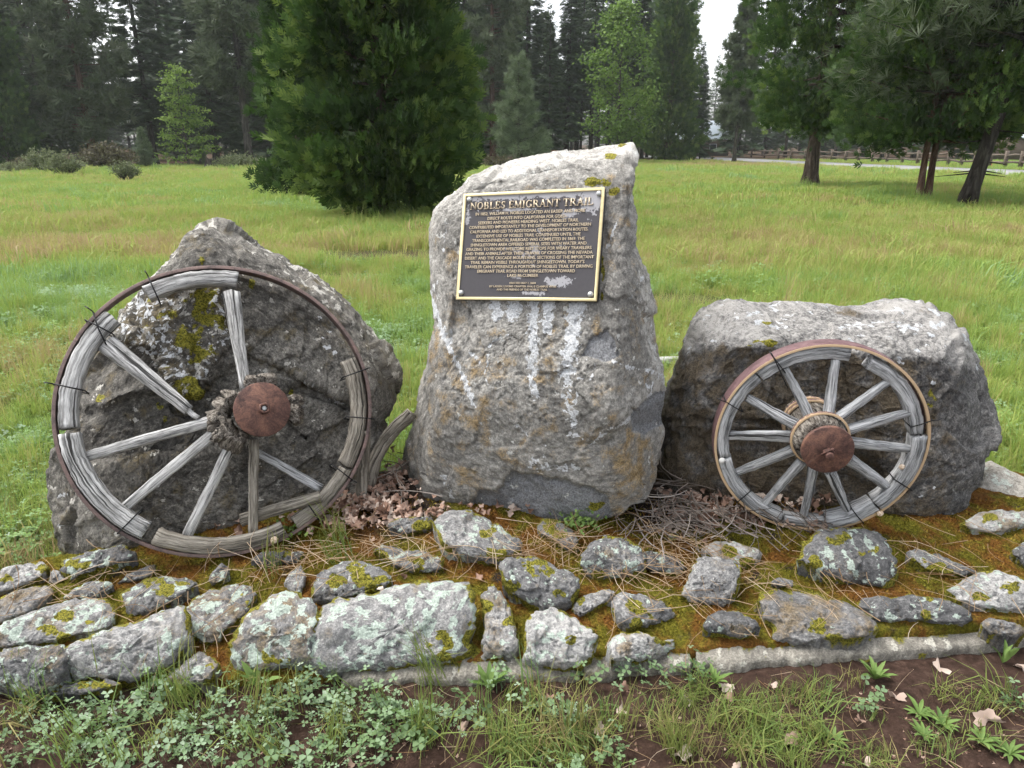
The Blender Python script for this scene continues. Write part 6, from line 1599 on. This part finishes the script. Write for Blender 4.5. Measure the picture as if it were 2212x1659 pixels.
# --- fallen leaves
M['dry'] = leaf_mat('dry_leaf', [(0.13, 0.07, 0.045), (0.34, 0.215, 0.16), (0.68, 0.58, 0.50)], .2, .3)
lob = []
for k in range(22):
    a = k / 22 * 6.283; r = .40 + .06 * math.cos(5 * a) + .05 * math.cos(9 * a + 1) + .03 * math.cos(3 * a + 2); lob.append((r * math.sin(a) * .8, .5 - r * math.cos(a) * 1.2, .20 * math.sin(2 * a + .5) + .10 * math.cos(3 * a)))
DRY = (np.array(lob + [(0, .5, -.03)]), np.array([(k, (k + 1) % 22, 22) for k in range(22)]))
def litter(name, P_, s, tint, flat=.5, kind='stuff', mat='dry', tm=DRY, parent=None):
    n = len(P_); yd = rg.normal(0, 1, (n, 3)) * [1, 1, .35]; zd = np.array([0, -.2, 1.0]) + rg.normal(0, flat, (n, 3))
    V, F = scatter(*tm, P_, yd, zd, s)
    return put(name, V, F, M[mat], parent, attrs={'tint': np.repeat(tint, len(tm[0]))}, kind=kind)
def bed_pts(lst, k=1.0):
    o = []
    for px, py, rx, ry, n in lst:
        n = int(n * k)
        c = on_plane(np.array((px, py), float), np.array([0, 1.8, .055]), S_N); o.append(np.stack([c[0] + rg.normal(0, rx, n), c[1] + rg.normal(0, ry, n)], -1))
    o = np.concatenate(o); return o[:, 0], o[:, 1]
x, y = bed_pts([(800, 1085, .10, .07, 150), (850, 1020, .04, .10, 90), (750, 1120, .10, .05, 90), (880, 1110, .10, .03, 60), (1540, 1100, .10, .06, 110), (1470, 1120, .06, .06, 50), (1650, 1120, .16, .04, 60), (640, 1120, .2, .05, 30), (1000, 1105, .16, .02, 30), (1700, 1090, .12, .05, 30)])
litter('leaf_litter', np.stack([x, y, SURF(x, y) + rg.uniform(.0, .03, len(x))], -1), rg.uniform(.018, .05, len(x)), np.clip(rg.normal(.55, .25, len(x)), 0, 1), .6)
n = 700; x = rg.uniform(-1.5, 1.9, n); y = rg.uniform(1.25, 1.75, n)                                   # crumbs on the soil
litter('soil_crumbs', np.stack([x, y, ground_z(x, y) + .003], -1), rg.uniform(.004, .014, n), rg.random(n) * .6, .8)
DL = [(1555, 1478, .0, .045, .95, 'pale curled leaf on the soil just below the concrete edge'), (1585, 1500, .0, .04, .55, 'brown leaf lying flat below the concrete edge'), (1490, 1515, .0, .05, .98, 'whitish leaf standing on edge in the grass tuft'), (1348, 1545, .0, .05, .8, 'pinkish crumpled leaf on dark soil between clover tufts'),
      (1720, 1588, .0, .06, .6, 'tan leaf with dark centre on the soil'), (1800, 1612, .0, .045, .7, 'grey-pink leaf lying beside the flat weed rosette'), (1455, 1635, .0, .055, 1.0, 'white bleached leaf near the bottom of the picture'), (1292, 1590, .0, .04, .8, 'small pale leaf beside the clover'), (1130, 1462, .0, .03, .35, 'small dark red leaf at the broken kerb'),
      (2020, 1425, .0, .06, .9, 'long curled pale leaf against the end of the concrete edge'), (2165, 1555, .0, .075, .75, 'large tan piece of bark-like leaf in the corner'), (2195, 1440, .0, .06, .8, 'pale leaf under the two-bladed weed'), (760, 1640, .0, .04, .55, 'orange-brown leaf in the clover'), (1920, 1500, .0, .05, .7, 'tan leaf among the spreading weeds'),
      (870, 1238, .12, .035, .45, 'reddish crumpled leaf on the straw by the biggest platform stone'), (1030, 1240, .12, .035, .45, 'reddish crumpled leaf on rust-coloured moss'), (752, 1130, .19, .045, .30, 'bright orange leaf on the litter heap'), (830, 1272, .15, .024, 1.0, 'small white leaf scrap on top of the biggest platform stone'), (1340, 1480, .0, .04, .4, 'dark brown leaf tucked under the kerb')]
DL += [(1600, 1650, .0, .035, .7, 'small tan leaf at the lower edge right of the white bleached leaf'), (1850, 1545, .0, .03, .6, 'small brown leaf between two weeds'), (1660, 1480, .0, .03, .85, 'pale leaf scrap close under the middle of the concrete edge'), (1010, 1560, .0, .035, .6, 'brown leaf on bare soil beside the clover'), (1180, 1500, .0, .03, .5, 'small brown leaf under the broken kerb end'), (1880, 1640, .0, .04, .75, 'tan leaf on soil at the lower edge'), (240, 1555, .0, .035, .7, 'pinkish leaf half hidden in the clover')]
for px, py, z, s, t, lab in DL:
    c = on_z(px, py, z + .012)
    V, F = scatter(*DRY, c[None], rg.normal(0, 1, (1, 3)) * [1, 1, .3], np.array([[0, -.3, 1.0]]) + rg.normal(0, .5, (1, 3)), np.array([s]))
    put('dry_leaf', V, F, M['dry'], attrs={'tint': np.full(len(V), t)}, label=lab, cat='leaf', group='fallen leaves')

# --- dry grass, pine needles and twigs lying on the platform
def strands(name, P_, L, r, mat, tint, sag=.15, arch=.3, seg=3, kk=5, dirs=None):
    parts = []; tn = []
    for p, l, t in zip(P_, L, tint):
        a = rg.uniform(0, 6.283) if dirs is None else dirs(p); d = np.array([math.cos(a), math.sin(a), 0]); s = np.array([-d[1], d[0], 0]); c = rg.normal(0, arch)
        u = np.linspace(-.5, .5, kk)[:, None]
        q = p + d * u * l + s * (c * l * (u ** 2 - .08)) + np.array([0, 0, 1]) * (rg.uniform(.0, .02) + .25 * sag * l * (.25 - u ** 2))
        q[:, 2] += SURF(q[:, 0], q[:, 1]) - SURF(p[0], p[1])
        V, F = tube(q, r * rg.uniform(.7, 1.3) * np.linspace(1, .5, kk), seg, False); parts.append((V, F)); tn.append(np.full(len(V), t))
    V, F = join(parts)
    return put(name, V, F, M[mat], attrs={'tint': np.concatenate(tn)}, kind='stuff')
M['straw'] = leaf_mat('dry_straw', [(0.22, 0.12, 0.05), (0.42, 0.29, 0.17), (0.66, 0.55, 0.42)], .15, .2)
M['twig'] = leaf_mat('dry_twigs', [(0.05, 0.04, 0.033), (0.15, 0.122, 0.102), (0.40, 0.355, 0.32)], .05, .2)
x, y = bed_pts([(940, 1200, .22, .05, 170), (1160, 1200, .20, .05, 130), (1240, 1170, .10, .05, 70), (1400, 1260, .16, .05, 120), (1450, 1200, .14, .05, 110), (1560, 1270, .14, .05, 80), (1750, 1280, .16, .05, 60), (1950, 1230, .22, .06, 90), (560, 1250, .25, .06, 110), (300, 1310, .3, .06, 90), (750, 1230, .14, .05, 80), (1500, 1340, .3, .05, 50), (2080, 1290, .1, .05, 30), (160, 1290, .2, .08, 50), (420, 1400, .15, .06, 30)], .42)
strands('pine_straw', np.stack([x, y, SURF(x, y) + rg.uniform(.012, .055, len(x))], -1), rg.uniform(.07, .24, len(x)), .00125, 'straw', np.clip(rg.normal(.5, .25, len(x)), 0, 1), arch=.5)
x, y = bed_pts([(1450, 1120, .06, .06, 110), (1500, 1150, .12, .03, 110), (1600, 1160, .16, .03, 110), (1440, 1060, .03, .07, 60), (1420, 1180, .05, .04, 50), (860, 1000, .03, .08, 40), (880, 1060, .04, .05, 25), (1720, 1150, .10, .02, 40)], .26)
strands('dry_twigs', np.stack([x, y, SURF(x, y) + rg.uniform(.01, .085, len(x))], -1), rg.uniform(.08, .30, len(x)), .0026, 'twig', np.clip(rg.normal(.5, .25, len(x)), 0, 1), arch=.7, seg=4, kk=6)
n = 260; x = rg.uniform(-1.2, 1.9, n); y = rg.uniform(1.3, 1.78, n)
P_ = np.stack([x, y, ground_z(x, y) + .004], -1)
_S = SURF; SURF = lambda x, y: 0 * np.asarray(x, float)
strands('soil_straw', P_, rg.uniform(.04, .16, n), .0009, 'straw', np.clip(rg.normal(.5, .25, n), 0, 1), arch=.4)
SURF = _S
# --- moss pile on the bed
n = 32000; x = rg.uniform(-1.9, 2.3, n); y = rg.uniform(1.78, 2.6, n)
ok = x > np.interp(y, [2.12, 2.42], [-1.95, -1.2]); ok &= y > np.interp(x, frontw[:, 0], frontw[:, 1]) + .06
x, y = x[ok], y[ok]; n = len(x)
zb = SURF(x, y) - 0.014 + (fbm(P3(x * 7, y * 7), 4, 51) - 0.5) * 0.035 + (fbm(P3(x * 32, y * 32), 4, 52) - 0.5) * 0.022
N = NT('moss_tips'); P = N.pos(); gpn = N.noise(P, 6.5, 6, .68, .5)
M['mosstip'] = N.leaf(N.mix(N.smooth(gpn, .40, .60), N.ramp(N.attr('tint'), [(0, (.10, .04, .01)), (1, (.34, .17, .04))]), N.ramp(N.attr('tint'), [(0, (.09, .085, .01)), (1, (.34, .31, .05))])), .2, .8, .1)
TRI = (np.array([(-.3, 0, 0), (.3, 0, 0), (0, 1, .2)], float), np.array([(0, 1, 2)]))
V, F = scatter(*TRI, np.stack([x, y, zb], -1), np.array([0, 0, 1.0]) + rg.normal(0, .7, (n, 3)), rg.normal(0, 1, (n, 3)), rg.uniform(.006, .014, n))
put('moss_pile', V, F, M['mosstip'], plat, smooth=False, attrs={'tint': np.repeat(rg.random(n), 3)}, kind='stuff')
# ------------------------------------------------------------------ damp air over the meadow
V, F = box(np.array([0, 130, 20.0]), np.eye(3), (330, 230, 22.0))
N = NT('haze'); N.t.links.new(N.n('VolumePrincipled', {'Color': (0.92, 0.96, 1.0), 'Density': 0.00034, 'Anisotropy': 0.2}).outputs[0], N.out.inputs['Volume'])
put('haze', V, F, N.m, smooth=False, kind='stuff')
